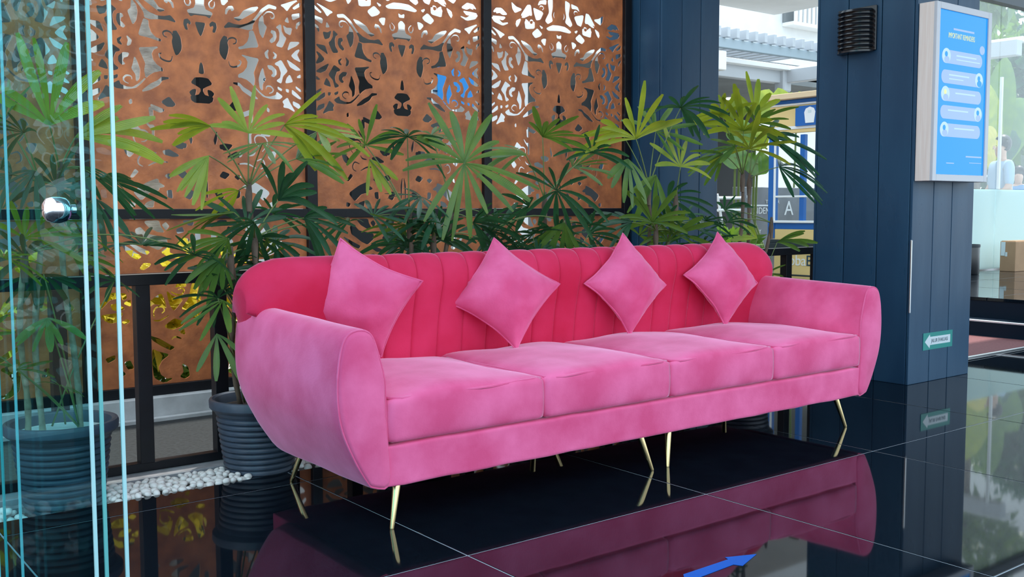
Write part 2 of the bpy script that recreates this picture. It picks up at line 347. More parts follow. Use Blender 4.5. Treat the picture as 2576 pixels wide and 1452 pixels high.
LOW_HOLES=[([332,883,310,893,279,860,252,854,192,842,187,820,227,788,265,805,296,828,323,845],0),([291,920,223,922,218,898,200,870,230,873,267,893],0),([207,903,190,914,177,897,191,881],0),([109,919,78,927,58,915,64,901,84,902,92,913],0),([141,880,113,891,105,871,136,863],0),([137,819,114,841,80,832,76,795,74,750,110,785],0),([51,862,28,873,30,800,47,800],0),([373,830,345,816,308,796,271,778,282,768,314,780,355,813],0),([395,817,356,791,309,758,326,747,352,759,377,787],0),([216,777,177,801,178,770,122,749,173,748],0),([223,727,195,735,146,716,207,708],0),([316,703,299,725,267,723,273,713,300,697],0),([275,525,279,543,223,582,207,547,200,512,221,529,258,537],0),([195,591,173,566,119,550,153,509,164,499,182,528],0),([71,626,43,607,55,560,52,512,84,496,127,504,91,549],0),([37,576,34,541,48,525],0),([154,608,141,625,102,627,105,610,133,611],0),([211,425,163,459,116,438,129,422,173,408],0),([137,392,119,404,113,381],0),([280,384,234,365,184,331,167,321,184,312,226,335,264,363],0),([269,321,244,306,194,289,228,266,246,234,235,194,206,172,180,175,215,157,265,188,271,253],0),([130,240,104,220,97,180,119,169,141,180,123,200],0),([454,540,426,543,391,520,419,513,443,519],0),([496,494,444,498,400,500,421,464,453,458,480,472],0),([502,539,449,594,417,592,421,572,458,565,495,526],0),([405,591,385,586,381,569,398,562],0),([394,545,365,558,364,531],0),([405,458,384,469,370,460,389,449],0),([84,466,67,474,44,477,40,465,67,458],0),([482,294,442,307,442,291,471,277],0),([399,270,374,276,359,241,383,239],0),([420,242,396,215,417,209],0)]
LOW_STROKES=[([176,588,151,574,125,572,112,593,124,602,142,595],76),([256,469,259,499,242,519,217,518,209,500,222,488],83),([261,457,231,455,188,477],61),([179,361,161,372,131,361],53)]
FANS=[(0,0.839,3.5,1.244,0.287,88,68,7,0,8),(0,0.751,3.45,1.212,0.149,120,100,8,2,40),(0,0.93,3.55,1.213,0.282,25,40,6,0,12),(0,1.021,3.62,1.079,0.224,-10,55,7,2,35),(0,0.77,3.4,1.094,0.16,250,90,8,2,30),(0,0.85,3.5,1.048,0.154,60,120,9,2,10),(0,0.913,3.45,1.111,0.166,-60,80,7,2,45),(0,0.723,3.5,1.084,0.175,200,80,8,2,20),(0,0.75,3.5,0.883,0.19,60,80,7,0,30),(0,0.68,3.45,0.824,0.148,30,90,7,0,30),(0,0.883,3.55,0.932,0.157,-20,90,8,1,40),(0,0.804,3.5,0.767,0.154,-90,100,8,2,30),(0,0.811,3.5,0.625,0.167,-80,70,6,1,30),(0,0.835,3.48,0.404,0.097,30,90,5,1,30),(0,1.0,3.6,1.011,0.162,-70,50,5,2,20),(0,0.716,3.55,1.26,0.176,150,70,7,1,20),(0,0.711,3.5,0.466,0.114,60,80,5,1,30),(0,0.917,3.6,0.824,0.147,10,80,6,1,40),(1,1.379,3.52,1.267,0.19,165,35,6,0,35),(1,1.511,3.5,1.248,0.179,85,80,9,0,20),(1,1.651,3.5,1.283,0.22,5,60,8,0,35),(1,1.528,3.42,1.209,0.156,-70,120,10,1,50),(1,1.342,3.45,1.16,0.166,235,35,6,0,10),(1,1.598,3.45,1.005,0.232,45,45,8,2,15),(1,1.43,3.45,0.962,0.261,175,30,6,1,50),(1,1.699,3.45,0.942,0.206,-20,70,8,2,20),(1,1.495,3.5,0.912,0.187,120,100,9,2,20),(1,1.54,3.5,0.868,0.174,-60,120,9,2,40),(1,1.394,3.42,0.872,0.181,215,70,8,1,30),(1,1.362,3.4,0.804,0.152,230,50,6,1,20),(1,1.72,3.55,1.164,0.21,30,60,8,1,40),(1,1.379,3.45,0.654,0.148,250,100,6,1,30),(1,1.354,3.45,0.536,0.154,-75,60,4,1,10),(1,1.625,3.55,0.85,0.164,30,120,9,2,30),(1,1.489,3.55,1.042,0.131,200,60,5,0,30),(1,1.474,3.38,0.927,0.168,200,90,9,2,40),(1,1.839,3.6,1.276,0.17,-10,60,6,0,40),(2,2.049,3.6,1.23,0.159,100,130,9,1,10),(2,2.152,3.45,1.258,0.173,80,140,12,2,40),(2,2.363,3.6,1.283,0.133,40,100,7,1,30),(2,2.377,3.38,1.159,0.265,20,165,17,1,0),(2,2.247,3.5,1.024,0.17,200,110,9,2,40),(2,2.29,3.45,0.943,0.186,170,90,9,2,40),(2,2.504,3.5,0.916,0.21,10,80,9,2,40),(2,2.139,3.45,0.912,0.174,190,70,7,1,40),(2,2.362,3.5,0.852,0.182,90,130,9,2,30),(2,2.277,3.55,0.869,0.165,-60,120,8,2,30),(2,2.066,3.6,1.175,0.144,-60,40,4,0,10),(2,2.609,3.5,0.813,0.188,60,120,8,2,30),(3,2.886,3.5,1.291,0.203,50,75,9,1,25),(3,2.824,3.55,1.221,0.212,160,60,7,1,30),(3,2.899,3.42,1.053,0.219,-10,160,12,2,20),(3,3.274,3.6,1.238,0.189,80,110,9,2,20),(3,2.847,3.55,0.984,0.213,170,90,9,2,30),(3,3.149,3.6,1.169,0.205,40,80,8,1,40),(3,2.829,3.5,0.86,0.194,150,110,9,2,30),(3,2.967,3.5,0.84,0.198,70,130,9,2,30),(3,3.205,3.55,0.853,0.205,30,100,8,2,30),(3,2.911,3.38,0.913,0.209,-110,60,6,1,10),(4,3.465,3.5,1.305,0.266,110,80,9,0,25),(4,3.651,3.55,1.354,0.216,40,110,9,1,30),(4,3.718,3.45,1.463,0.233,60,120,12,2,30),(4,3.722,3.45,1.177,0.205,80,85,8,0,15),(4,3.413,3.5,1.209,0.208,-100,60,6,1,20),(4,3.526,3.45,0.907,0.229,90,100,10,1,20),(4,3.693,3.45,0.847,0.234,70,110,9,1,20),(4,3.442,3.5,0.907,0.229,170,70,8,2,30),(4,3.921,3.5,0.862,0.223,50,100,8,2,30),(4,3.74,3.55,1.023,0.219,20,80,7,2,30),(4,3.456,3.6,1.349,0.212,190,50,6,0,30),(4,3.602,3.5,1.138,0.213,250,50,5,1,10),(5,4.251,3.5,1.378,0.282,85,80,9,0,20),(5,4.135,3.55,1.458,0.228,120,90,8,0,30),(5,4.285,3.45,1.418,0.249,40,90,8,1,30),(5,4.094,3.42,1.286,0.223,180,80,8,1,40),(5,4.449,3.5,1.355,0.299,5,60,9,2,35),(5,4.49,3.45,1.195,0.277,-10,90,9,2,30),(5,4.038,3.45,1.245,0.202,200,70,7,1,20),(5,4.549,3.5,0.788,0.207,25,35,5,1,20),(5,4.379,3.5,0.813,0.192,140,50,4,0,30),(5,4.388,3.45,0.622,0.117,100,110,5,1,30),(5,4.216,3.55,1.359,0.241,70,80,8,0,15),(5,4.204,3.42,1.28,0.226,95,110,9,0,35),(5,4.409,3.55,1.473,0.235,100,60,6,0,20),(5,4.135,3.5,0.9,0.187,100,120,8,2,30)]
CANES=[(0,0.877,3.55,1.101,0.05),(0,0.803,3.5,1.06,-0.06),(0,0.748,3.5,0.833,-0.1),(1,1.515,3.52,1.056,0.0),(1,1.525,3.5,0.868,0.05),(1,1.42,3.47,0.814,-0.05),(2,2.201,3.52,0.943,-0.05),(2,2.403,3.5,0.95,0.04),(2,2.303,3.5,0.853,0.0),(3,2.939,3.55,1.019,0),(3,3.015,3.5,0.911,0.05),(4,3.604,3.55,1.081,-0.02),(4,3.744,3.5,1.023,0.05),(4,3.605,3.5,0.867,0),(5,4.275,3.52,1.151,-0.03),(5,4.392,3.57,1.133,0.03),(5,4.52,3.52,0.896,0.09)]
PILLOWS=[[1.7719,3.1661,0.6498,0.7507,-0.6005,0.2755,-0.3328,0.0165,0.9428,0.2224],[2.3843,3.112,0.649,0.909,-0.3905,0.1458,-0.0397,0.2672,0.9628,0.2174],[3.0676,3.1312,0.6515,0.9938,-0.0968,-0.0549,0.0715,0.1774,0.9815,0.2166],[3.6679,3.1152,0.6507,0.9843,-0.128,-0.1219,0.151,0.25,0.9564,0.2201]]

# ================================================================== SETTING
# floor: polished black tiles, one object each, over a grey grout bed
TX0, TY0, TS = 1.607, 2.281, 0.996
GAP = 0.0045
FLOOR = thing('floor', (0, 0, -0.02), kind='structure')
MB().box((-3.4, -3.0, -0.03), (12.0, 3.435, -0.0012)).build('grout_bed', M['grout'], FLOOR)
TROUGH_Y0, TROUGH_Y1 = 3.437, 3.655


def tile(x0, x1, y0, y1):
    MB().box((x0 + GAP / 2, y0 + GAP / 2, -0.02), (x1 - GAP / 2, y1 - GAP / 2, 0.0), 0.0012).build('floor_tile', M['granite'], FLOOR)


for i in range(-4, 8):
    for j in range(-5, 1):
        tile(TX0 + i * TS, TX0 + (i + 1) * TS, TY0 + j * TS, TY0 + (j + 1) * TS)
    x0, x1 = TX0 + i * TS, TX0 + (i + 1) * TS
    tile(x0, x1, TY0 + TS, 3.435 if x0 < 5.5 else 3.345)
# strip behind the planter trough, outside ground and curb
MB().box((-3.4, 3.43, -0.09), (5.75, 3.66, -0.045)).build('floor', M['asphalt'], kind='structure')
SILL = thing('trim_1', (0, 3.7, -0.05), kind='structure')
MB().box((-3.4, 3.655, -0.08), (5.75, 3.688, -0.022), 0.003).build('sill_step', M['stone_sill'], SILL)
MB().box((-3.4, 3.694, -0.08), (5.75, 3.90, -0.002), 0.003).build('sill_slab', M['stone_sill'], SILL)
MB().box((-3.4, 3.90, -0.06), (5.6, 4.70, -0.004)).build('ground', M['asphalt'], kind='structure')
MB().box((-30, 4.86, -0.10), (60, 60, -0.02)).build('ground', M['paving'], kind='structure')
CURB = thing('curb', (0, 4.75, 0), kind='structure')
MB().box((-3.4, 4.665, -0.02), (4.66, 4.695, 0.014), 0.003).build('curb_lip', M['curb'], CURB)
MB().box((-3.4, 4.70, -0.02), (4.66, 4.85, 0.105), 0.006).build('curb_stone', M['curb'], CURB)
MB().box((-30, -40, -0.12), (60, -3.0, -0.02)).build('ground', M['paving'], kind='structure')
MB().box((-30, -3.0, -0.12), (-3.4, 4.86, -0.02)).build('ground', M['paving'], kind='structure')
# ceiling over the lobby
MB().box((0.45, 0.6, 3.35), (10.5, 3.92, 3.55)).build('ceiling', M['ceil'], kind='structure')


# pillars clad in vertical boards
def pillar(x0, y0, x1, y1, front_splits, side_splits, z1=3.35):
    p = thing('pillar', ((x0 + x1) / 2, (y0 + y1) / 2, 0), kind='structure')
    MB().box((x0 + 0.014, y0 + 0.014, 0), (x1 - 0.014, y1 - 0.014, z1)).build('pillar_core', M['pillargap'], p)
    g = 0.0022
    xs = [x0] + front_splits + [x1]
    for a, b in zip(xs[:-1], xs[1:]):
        for yy in ((y0, y0 + 0.016), (y1 - 0.016, y1)):
            MB().box((a + g, yy[0], 0.0), (b - g, yy[1], z1), 0.003, 2).build('board', M['pillar'], p)
    ys = [y0 + 0.016] + side_splits + [y1 - 0.016]
    for a, b in zip(ys[:-1], ys[1:]):
        for xx in ((x0, x0 + 0.016), (x1 - 0.016, x1)):
            MB().box((xx[0], a + g, 0.0), (xx[1], b - g, z1), 0.003, 2).build('board', M['pillar'], p)
    return p


PIL2 = pillar(5.10, 3.033, 5.75, 3.665, [5.315, 5.51], [3.244, 3.456])
PIL1 = pillar(4.66, 4.49, 5.20, 5.05, [4.845, 5.02], [4.68, 4.86])
MB().box((5.092, 3.024, 0.40), (5.099, 3.034, 0.80), 0.002).build('edge_trim', M['alu'], PIL2, label='worn bright metal edge strip on pillar corner')

# steps and platform on the right
PLAT = thing('floor', (9.5, 4.5, 0), kind='structure')
MB().box((7.50, 2.0, -0.02), (7.74, 9.0, 0.125), 0.006).build('step', M['riser'], PLAT)
MB().box((7.493, 2.0, 0.112), (7.53, 9.0, 0.127), 0.004).build('step_nosing', M['alu'], PLAT, label='pale metal nosing strip on lower step')
MB().box((7.72, 2.0, -0.02), (16.5, 5.9, 0.262)).build('platform_base', M['riser'], PLAT)
for i in range(9):
    for j in range(4):
        MB().box((7.71 + i * 0.98 + 0.003, 1.98 + j * 0.98 + 0.003, 0.255), (7.70 + (i + 1) * 0.98 - 0.003, 1.98 + (j + 1) * 0.98 - 0.003, 0.28), 0.0015).build('floor_tile', M['granite'], PLAT)
rug = thing('entrance_carpet', (6.6, 4.5, 0), 'dusty red carpet before the black steps with pale metal edge strip', 'carpet')
MB().box((5.2, 3.362, -0.01), (7.49, 7.0, 0.006)).build('carpet_pile', M['carpet'], rug)
MB().box((5.2, 3.345, -0.01), (7.9, 3.362, 0.010), 0.002).build('edge_strip', M['alu'], rug)

# frosted and clear glazing at the far right
WIN = thing('window_1', (12, 5.75, 0.28), kind='structure')
WX = [9.0, 10.2, 11.38, 12.56, 13.74, 14.92]
for a, b in zip(WX[:-1], WX[1:]):
    MB().box((a + 0.006, 5.75, 0.285), (b - 0.006, 5.762, 1.185)).build('frosted_pane', M['frosted'], WIN)
    MB().box((a + 0.006, 5.752, 1.19), (b - 0.006, 5.760, 3.25)).build('clear_pane', M['glassclear'], WIN)
MB().box((8.6, 5.72, 0.27), (15.2, 5.79, 0.292)).build('bottom_channel', M['alu'], WIN)
MB().box((8.6, 5.70, 3.24), (15.2, 5.80, 3.42)).build('header_beam', M['navytrim'], WIN)
for x in (11.47,):
    MB().box((x, 5.765, 1.19), (x + 0.035, 5.79, 2.45)).build('mullion', M['white'], WIN)

# ================================================================== SOFA
sofa = thing('sofa', (2.76, 3.0, 0), 'long pink velvet four-seat sofa with channelled back on slim gold legs', 'sofa')


def roundbox(c, h, r, n=9, fn=None):
    bm = bmesh.new(); bmesh.ops.create_cube(bm, size=2.0)
    bmesh.ops.subdivide_edges(bm, edges=bm.edges[:], cuts=n, use_grid_fill=True)
    for v in bm.verts:
        p = []
        for k in range(3):
            u = v.co[k]
            p.append(math.copysign(abs(u) ** 0.72, u) * h[k])
        q = [max(-(h[k] - r), min(h[k] - r, p[k])) for k in range(3)]
        d = Vector([p[k] - q[k] for k in range(3)])
        if d.length > 1e-6: d = d.normalized() * r
        co = Vector(q) + d
        if fn: co = fn(co, Vector([co[k] / h[k] for k in range(3)]))
        v.co = co + Vector(c)
    return bm


SX0, SX1 = 1.543, 3.983
base = MB().bm(roundbox(((SX0 + SX1) / 2, 3.01, 0.198), ((SX1 - SX0) / 2 + 0.01, 0.41, 0.066), 0.012, 24,
                        lambda c, u: c + Vector((0, 0, 0.0016 * math.sin(c.x * 23)))))
base.build('base_rail', M['velvet'], sofa, smooth=50)
cw = (SX1 - SX0) / 4
for k in range(4):
    x0 = SX0 + k * cw; rr_ = random.Random(40 + k)
    ph = [rr_.uniform(0, 6) for _ in range(6)]

    def cush(c, u, ph=ph):
        crown = (1 - abs(u.x) ** 2.6) * (1 - abs(u.y * 0.92 + 0.05) ** 3)
        z = c.z
        if u.z > 0:
            z += u.z * (0.034 * max(0, crown) + 0.004 * math.sin(c.x * 17 + ph[0]) * math.sin(c.y * 13 + ph[1]))
        y = c.y - (0.010 * (1 - u.x ** 2) * (1 - u.z ** 2) if u.y < -0.5 else 0) + 0.0015 * math.sin(c.x * 31 + ph[2])
        x = c.x + 0.006 * u.x * (1 - u.z ** 2)
        return Vector((x, y, z + 0.0025 * math.sin(c.x * 12 + ph[3]) * (u.z > 0)))
    cu = MB().bm(roundbox((x0 + cw / 2, 2.93, 0.337), (cw / 2 - 0.002, 0.335, 0.072), 0.02, 16, cush)).build('seat_cushion', M['velvet'], sofa, smooth=60)
    # piping along the front and side top edges
    pts = []
    for t in np.linspace(0, 1, 9): pts.append((x0 + 0.010, 3.20 - 0.585 * t, 0.405))
    for t in np.linspace(0, 1, 17)[1:-1]:
        pts.append((x0 + 0.012 + (cw - 0.024) * t, 2.603 + 0.004 * math.sin(t * 9 + ph[4]) - 0.006 * math.sin(math.pi * t), 0.4045 + 0.0022 * math.sin(t * 11 + ph[5])))
    for t in np.linspace(1, 0, 9): pts.append((x0 + cw - 0.010, 3.20 - 0.585 * t, 0.405))
    MB().tube(pts, 0.0048, 6).build('piping', M['velvet'], cu, smooth=180)


# arms: one outline swept from front to back
def arm(flip):
    out = catmull([(1.546, .137), (1.546, .25), (1.545, .40), (1.540, .47), (1.520, .535), (1.498, .595), (1.478, .616), (1.450, .622), (1.418, .614), (1.397, .588), (1.384, .54), (1.377, .47),
                   (1.378, .40), (1.387, .34), (1.405, .285), (1.440, .21), (1.474, .155), (1.492, .139)], 3, closed=True)
    ys = [2.597, 2.600, 2.608, 2.622, 2.65, 2.70, 2.8, 2.9, 3.0, 3.10, 3.18, 3.22, 3.26, 3.29, 3.315, 3.335, 3.35, 3.36, 3.368, 3.374]
    v = []; f = []; n = len(out)
    cx_, cz_ = 1.462, 0.39
    for y in ys:
        t = max(0, (y - 3.18) / 0.195); zb = 0.137 + 0.15 * (1 - max(0, 1 - min(1, t) ** 3.2) ** 0.5)
        lift = 0.018 * max(0, min(1, (y - 2.6) / 0.6))
        ins = {2.597: 0.020, 2.600: 0.011, 2.608: 0.004, 2.622: 0.0}.get(y, 0.0)
        if y > 3.34: ins = 0.022 * ((y - 3.34) / 0.034) ** 2
        for x, z in out:
            zz = zb + (z - 0.137) * (0.622 + lift - zb) / (0.622 - 0.137)
            dx, dz = x - cx_, zz - cz_; L = math.hypot(dx, dz) or 1
            x2 = x - dx / L * ins * 1.0; z2 = zz - dz / L * ins
            x2 += 0.0022 * math.sin(y * 19 + z * 14)
            if flip: x2 = SX0 + SX1 - x2
            v.append((x2, y, z2))
    m = len(ys)
    for i in range(m - 1):
        for k in range(n): f.append((i * n + k, i * n + (k + 1) % n, (i + 1) * n + (k + 1) % n, (i + 1) * n + k))
    f.append(tuple(range(n))); f.append(tuple((m - 1) * n + k for k in range(n)))
    a = MB().add(v, f).build('armrest', M['velvet'], sofa, smooth=55)
    loop = [Vector(v[2 * n + k]) for k in range(n)]; loop.append(loop[0])
    MB().tube([p + Vector((0, -0.001, 0)) for p in loop], 0.0035, 5, cap=False).build('piping', M['velvet'], a, smooth=180)


arm(False); arm(True)

# back with vertical channels and a rolled top
prof = catmull([(3.235, .36), (3.225, .45), (3.212, .55), (3.195, .63), (3.186, .69), (3.196, .745), (3.225, .785), (3.270, .806), (3.315, .800), (3.350, .775), (3.370, .73), (3.378, .65), (3.380, .52), (3.380, .36), (3.372, .27)], 4)
CH0, CH1, NCH = 1.79, 3.77, 17
bx = sorted(set([1.370, 1.372, 1.377, 1.386, 1.40, 1.42, 1.45, 1.50, 1.56, 1.63, 1.70, 1.76] + [CH0 + (CH1 - CH0) * (k + t) / NCH for k in range(NCH) for t in (0, .04, .12, .25, .42, .6, .77, .9, .97)] +
                [CH1, 3.80, 3.86, 3.93, 4.00, 4.06, 4.08, 4.105, 4.125, 4.14, 4.150, 4.155, 4.157]))
v = []; f = []; n = len(prof)
for x in bx:
    d = min(x - 1.369, 4.158 - x)
    s = (1 - max(0, 1 - d / 0.18) ** 2.2) ** (1 / 2.2) if d < 0.18 else 1.0
    inch = CH0 <= x <= CH1
    if inch:
        t = ((x - CH0) / (CH1 - CH0) * NCH) % 1.0
        pinch = -0.012 * (1 - math.sqrt(max(0, 1 - (2 * t - 1) ** 2)) ** 0.7)
    for i, (y, z) in enumerate(prof):
        a, b_ = prof[max(0, i - 1)], prof[min(n - 1, i + 1)]
        ty, tz = b_[0] - a[0], b_[1] - a[1]; L = math.hypot(ty, tz); ny, nz = -tz / L, ty / L   # outward
        fr = i / (n - 1)
        amt = 0
        if inch: amt = pinch * max(0, min(1, (0.66 - fr) / 0.16))
        yy, zz = y + ny * amt, z + nz * amt
        # seams lean sideways over the roll
        yy = 3.29 + (yy - 3.29) * (0.55 + 0.45 * s)
        if zz > 0.62: zz = 0.62 + (zz - 0.62) * (0.35 + 0.65 * s)
        # softer, hollowed corners beside the arms
        e = max(0, 1 - abs(d - 0.24) / 0.12) if d < 0.36 else 0
        if fr < 0.4: yy += 0.010 * e * math.sin(math.pi * fr / 0.4)
        xx = x + (0.025 * max(0, min(1, (fr - 0.22) / 0.3)) if inch else 0.0)
        if zz < 0.612:                      # below the arm tops the back sits between the arms
            kk = min(1, (0.612 - zz) / 0.02); xx = max(xx, 1.40 + 0.05 * kk) if x < 2.7 else min(xx, 4.13 - 0.05 * kk)
        v.append((xx, yy, zz))
for i in range(len(bx) - 1):
    for k in range(n - 1): f.append((i * n + k, i * n + k + 1, (i + 1) * n + k + 1, (i + 1) * n + k))
f.append(tuple(range(n))); f.append(tuple((len(bx) - 1) * n + k for k in range(n)))
for i in range(len(bx) - 1): f.append((i * n, (i + 1) * n, (i + 1) * n + n - 1, i * n + n - 1))
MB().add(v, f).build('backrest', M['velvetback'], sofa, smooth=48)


def leg(xf, yf, xt, yt):
    MB().tube([(xf, yf, 0.0), (xf, yf, 0.004), (xt, yt, 0.140)], [0.0065, 0.0075, 0.0135], 14).build('leg', M['brass'], sofa, smooth=50)


for yf, yt in ((2.613, 2.645), (3.306, 3.275)):
    leg(1.560, yf, 1.600, yt); leg(2.681, yf, 2.645, yt); leg(2.764, yf, 2.800, yt); leg(3.900, yf, 3.865, yt)

# ================================================================== CUSHIONS
plabels = ['large pink velvet throw cushion set on its corner, half hidden by the sofa arm', 'pink throw cushion on its corner, second from the arm nearest the planters',
           'pink throw cushion on its corner, third along, between two others', 'pink throw cushion on its corner beside the arm nearest the pillar']
for k, p in enumerate(PILLOWS):
    c = Vector(p[0:3]); h = Vector(p[3:6]).normalized(); vv = Vector(p[6:9]).normalized(); a = p[9] * 1.03
    nn = h.cross(vv).normalized()          # points towards the room
    if nn.y > 0: nn = -nn
    c = c - nn * 0.012
    e1 = (h + vv).normalized(); e2 = (vv - h).normalized(); half = a / math.sqrt(2)
    rp_ = random.Random(5 + k); ph = [rp_.uniform(0, 6) for _ in range(8)]
    th = thing('throw_cushion', c - vv * a, plabels[k], 'cushion', 'pink throw cushions on the sofa')
    NN = 22; grid = {}; mb = MB(); v = []; f = []

    def surf(u, w, s):
        pin = 0.115
        uu_ = u * (1 - pin * (1 - w * w)); ww_ = w * (1 - pin * (1 - u * u))
        bul = ((1 - u * u) * (1 - w * w)) ** 0.55
        wr = 0.004 * math.sin(7 * u + 3 * w + ph[0]) * (1 - abs(u)) + 0.003 * math.sin(11 * w - 4 * u + ph[1])
        # corner creases
        cr = 0.006 * math.sin(16 * (u - w) + ph[2]) * max(0, abs(u + w) - 0.9) + 0.006 * math.sin(16 * (u + w) + ph[3]) * max(0, abs(u - w) - 0.9)
        z = s * (0.086 * bul + (wr * bul + cr) * (0.5 + bul))
        bend = -0.012 * (u * u + w * w - 1)
        return c + e1 * (uu_ * half) + e2 * (ww_ * half) + nn * (z + bend)
    for s in (1, -1):
        off = len(v)
        for i in range(NN + 1):
            for j in range(NN + 1):
                u = math.sin((i / NN * 2 - 1) * math.pi / 2); w = math.sin((j / NN * 2 - 1) * math.pi / 2)
                v.append(surf(u, w, s))
        for i in range(NN):
            for j in range(NN):
                q = (off + i * (NN + 1) + j, off + (i + 1) * (NN + 1) + j, off + (i + 1) * (NN + 1) + j + 1, off + i * (NN + 1) + j + 1)
                f.append(q if s > 0 else q[::-1])
    MB().add(v, f).build('cushion_cover', M['velvet'], th, smooth=180, recalc=False)
    edge = [(-1 + 2 * t / 20, -1) for t in range(20)] + [(1, -1 + 2 * t / 20) for t in range(20)] + [(1 - 2 * t / 20, 1) for t in range(20)] + [(-1, 1 - 2 * t / 20) for t in range(21)]
    MB().tube([surf(u, w, 0.0) + nn * 0.002 * math.sin(9 * u + 7 * w) for u, w in edge], 0.0042, 6, cap=False).build('piping', M['velvet'], th, smooth=180)

# ================================================================== RAILING
rail = thing('metal_railing', (2.5, 3.8, 0), 'low black steel railing behind the planters and the sofa', 'railing')
MB().box((-2.2, 3.775, 0.695), (5.40, 3.825, 0.738), 0.002).build('top_rail', M['blackmetal'], rail)
MB().box((-2.2, 3.778, 0.0), (5.40, 3.822, 0.032), 0.002).build('bottom_rail', M['blackmetal'], rail)
for k in range(-11, 15):
    x = 1.180 + 0.294 * k
    MB().box((x, 3.776, 0.030), (x + 0.052, 3.824, 0.697), 0.0015).build('post', M['blackmetal'], rail)

# ================================================================== CARVED SCREENS
SY = 4.75
PITCH = 1.115; AX = [1.8275 + PITCH * k for k in (-3, -2, -1, 0, 1, 2)]
frame = thing('screen_frame', (2.5, 4.77, 0.1), 'black steel frame of posts and rails holding the rusted screens', 'frame')
for k in range(-3, 4):
    x = 1.27 + PITCH * k
    MB().box((x - 0.0275, 4.735, 0.105), (x + 0.0275, 4.80, 2.52), 0.002).build('post', M['blackmetal'], frame)
for z0, z1 in ((0.105, 0.153), (0.932, 0.977), (2.42, 2.50)):
    for k in range(-3, 3):
        x = 1.27 + PITCH * k
        MB().box((x + 0.0275, 4.737, z0), (x + PITCH - 0.0275, 4.795, z1), 0.002).build('rail', M['blackmetal'], frame)


def buffer(path, w):
    p = catmull(path, 4); L = []; R = []
    for i, q in enumerate(p):
        t = p[min(i + 1, len(p) - 1)] - p[max(i - 1, 0)]; t = t / (np.linalg.norm(t) or 1); nrm = np.array([-t[1], t[0]])
        k = w / 2 * (0.45 + 0.55 * math.sin(math.pi * min(1, max(0.08, i / (len(p) - 1)))))
        L.append(q + nrm * k); R.append(q - nrm * k)
    return L + R[::-1]


def chaikin(pts, it=2):
    p = [np.array(q, float) for q in pts]
    for _ in range(it):
        o = []
        for i in range(len(p)):
            a, b = p[i], p[(i + 1) % len(p)]
            o += [a * 0.88 + b * 0.12, a * 0.12 + b * 0.88]
        p = o
    return p


def grow(p, d):
    n = len(p); ar = sum(p[i][0] * p[(i + 1) % n][1] - p[(i + 1) % n][0] * p[i][1] for i in range(n)); sg_ = 1 if ar > 0 else -1
    o = []
    for i in range(n):
        t = p[(i + 1) % n] - p[i - 1]; L = np.linalg.norm(t) or 1
        o.append(p[i] + np.array([t[1], -t[0]]) / L * d * sg_)
    return o


def sheet(holes, strokes, z0, z1, hw=0.529):
    polys = []
    for flat, sym in holes:
        q = [(flat[i] / 1000, flat[i + 1] / 1000) for i in range(0, len(flat), 2)]
        if sym:
            q = [(max(u, 0.0), z) for u, z in q]
            q = q + [(-u, z) for u, z in reversed(q) if u > 0.002]
            polys.append(grow(chaikin(q, 2), 0.0035))
        else:
            c = grow(chaikin(q, 2), 0.0032); polys.append(c); polys.append([np.array((-p[0], p[1])) for p in c][::-1])
    for flat, w in strokes:
        q = [(flat[i] / 1000, flat[i + 1] / 1000) for i in range(0, len(flat), 2)]
        c = buffer(q, max(0.009, w / 10000)); polys.append(c); polys.append([np.array((-p[0], p[1])) for p in c][::-1])
    out = [(-hw, z0), (hw, z0), (hw, z1), (-hw, z1)]
    V = [Vector(p) for p in out]; F = [[0, 1, 2, 3]]
    for c in polys:
        pts = []
        for p in c:
            u = min(max(p[0], -hw + 0.008), hw - 0.008); z = min(max(p[1], z0 + 0.006), z1 - 0.006)
            if not pts or (abs(pts[-1][0] - u) + abs(pts[-1][1] - z)) > 0.0008: pts.append((u, z))
        if len(pts) < 3: continue
        ar = sum(pts[i][0] * pts[(i + 1) % len(pts)][1] - pts[(i + 1) % len(pts)][0] * pts[i][1] for i in range(len(pts)))
        if ar < 0: pts = pts[::-1]
        b = len(V); V += [Vector(p) for p in pts]; F.append(list(range(b, b + len(pts))))
    vc, ed, fc, ov, oe, of = geometry.delaunay_2d_cdt(V, [], F, 0, 1e-5)
    keep = [tuple(q) for q, o in zip(fc, of) if list(o) == [0]]
    T = 0.006; n = len(vc)
    verts = [(p.x, -T / 2, p.y) for p in vc] + [(p.x, T / 2, p.y) for p in vc]
    faces = list(keep) + [(q[0] + n, q[2] + n, q[1] + n) for q in keep]
    cnt = {}
    for q in keep:
        for a, b in ((q[0], q[1]), (q[1], q[2]), (q[2], q[0])):
            cnt[(a, b)] = 1
    for (a, b) in cnt:
        if (b, a) not in cnt: faces.append((b, a, a + n, b + n))
    me = bpy.data.meshes.new('carved_sheet'); me.from_pydata(verts, [], faces); me.update(); me.materials.append(M['rust'])
    return me


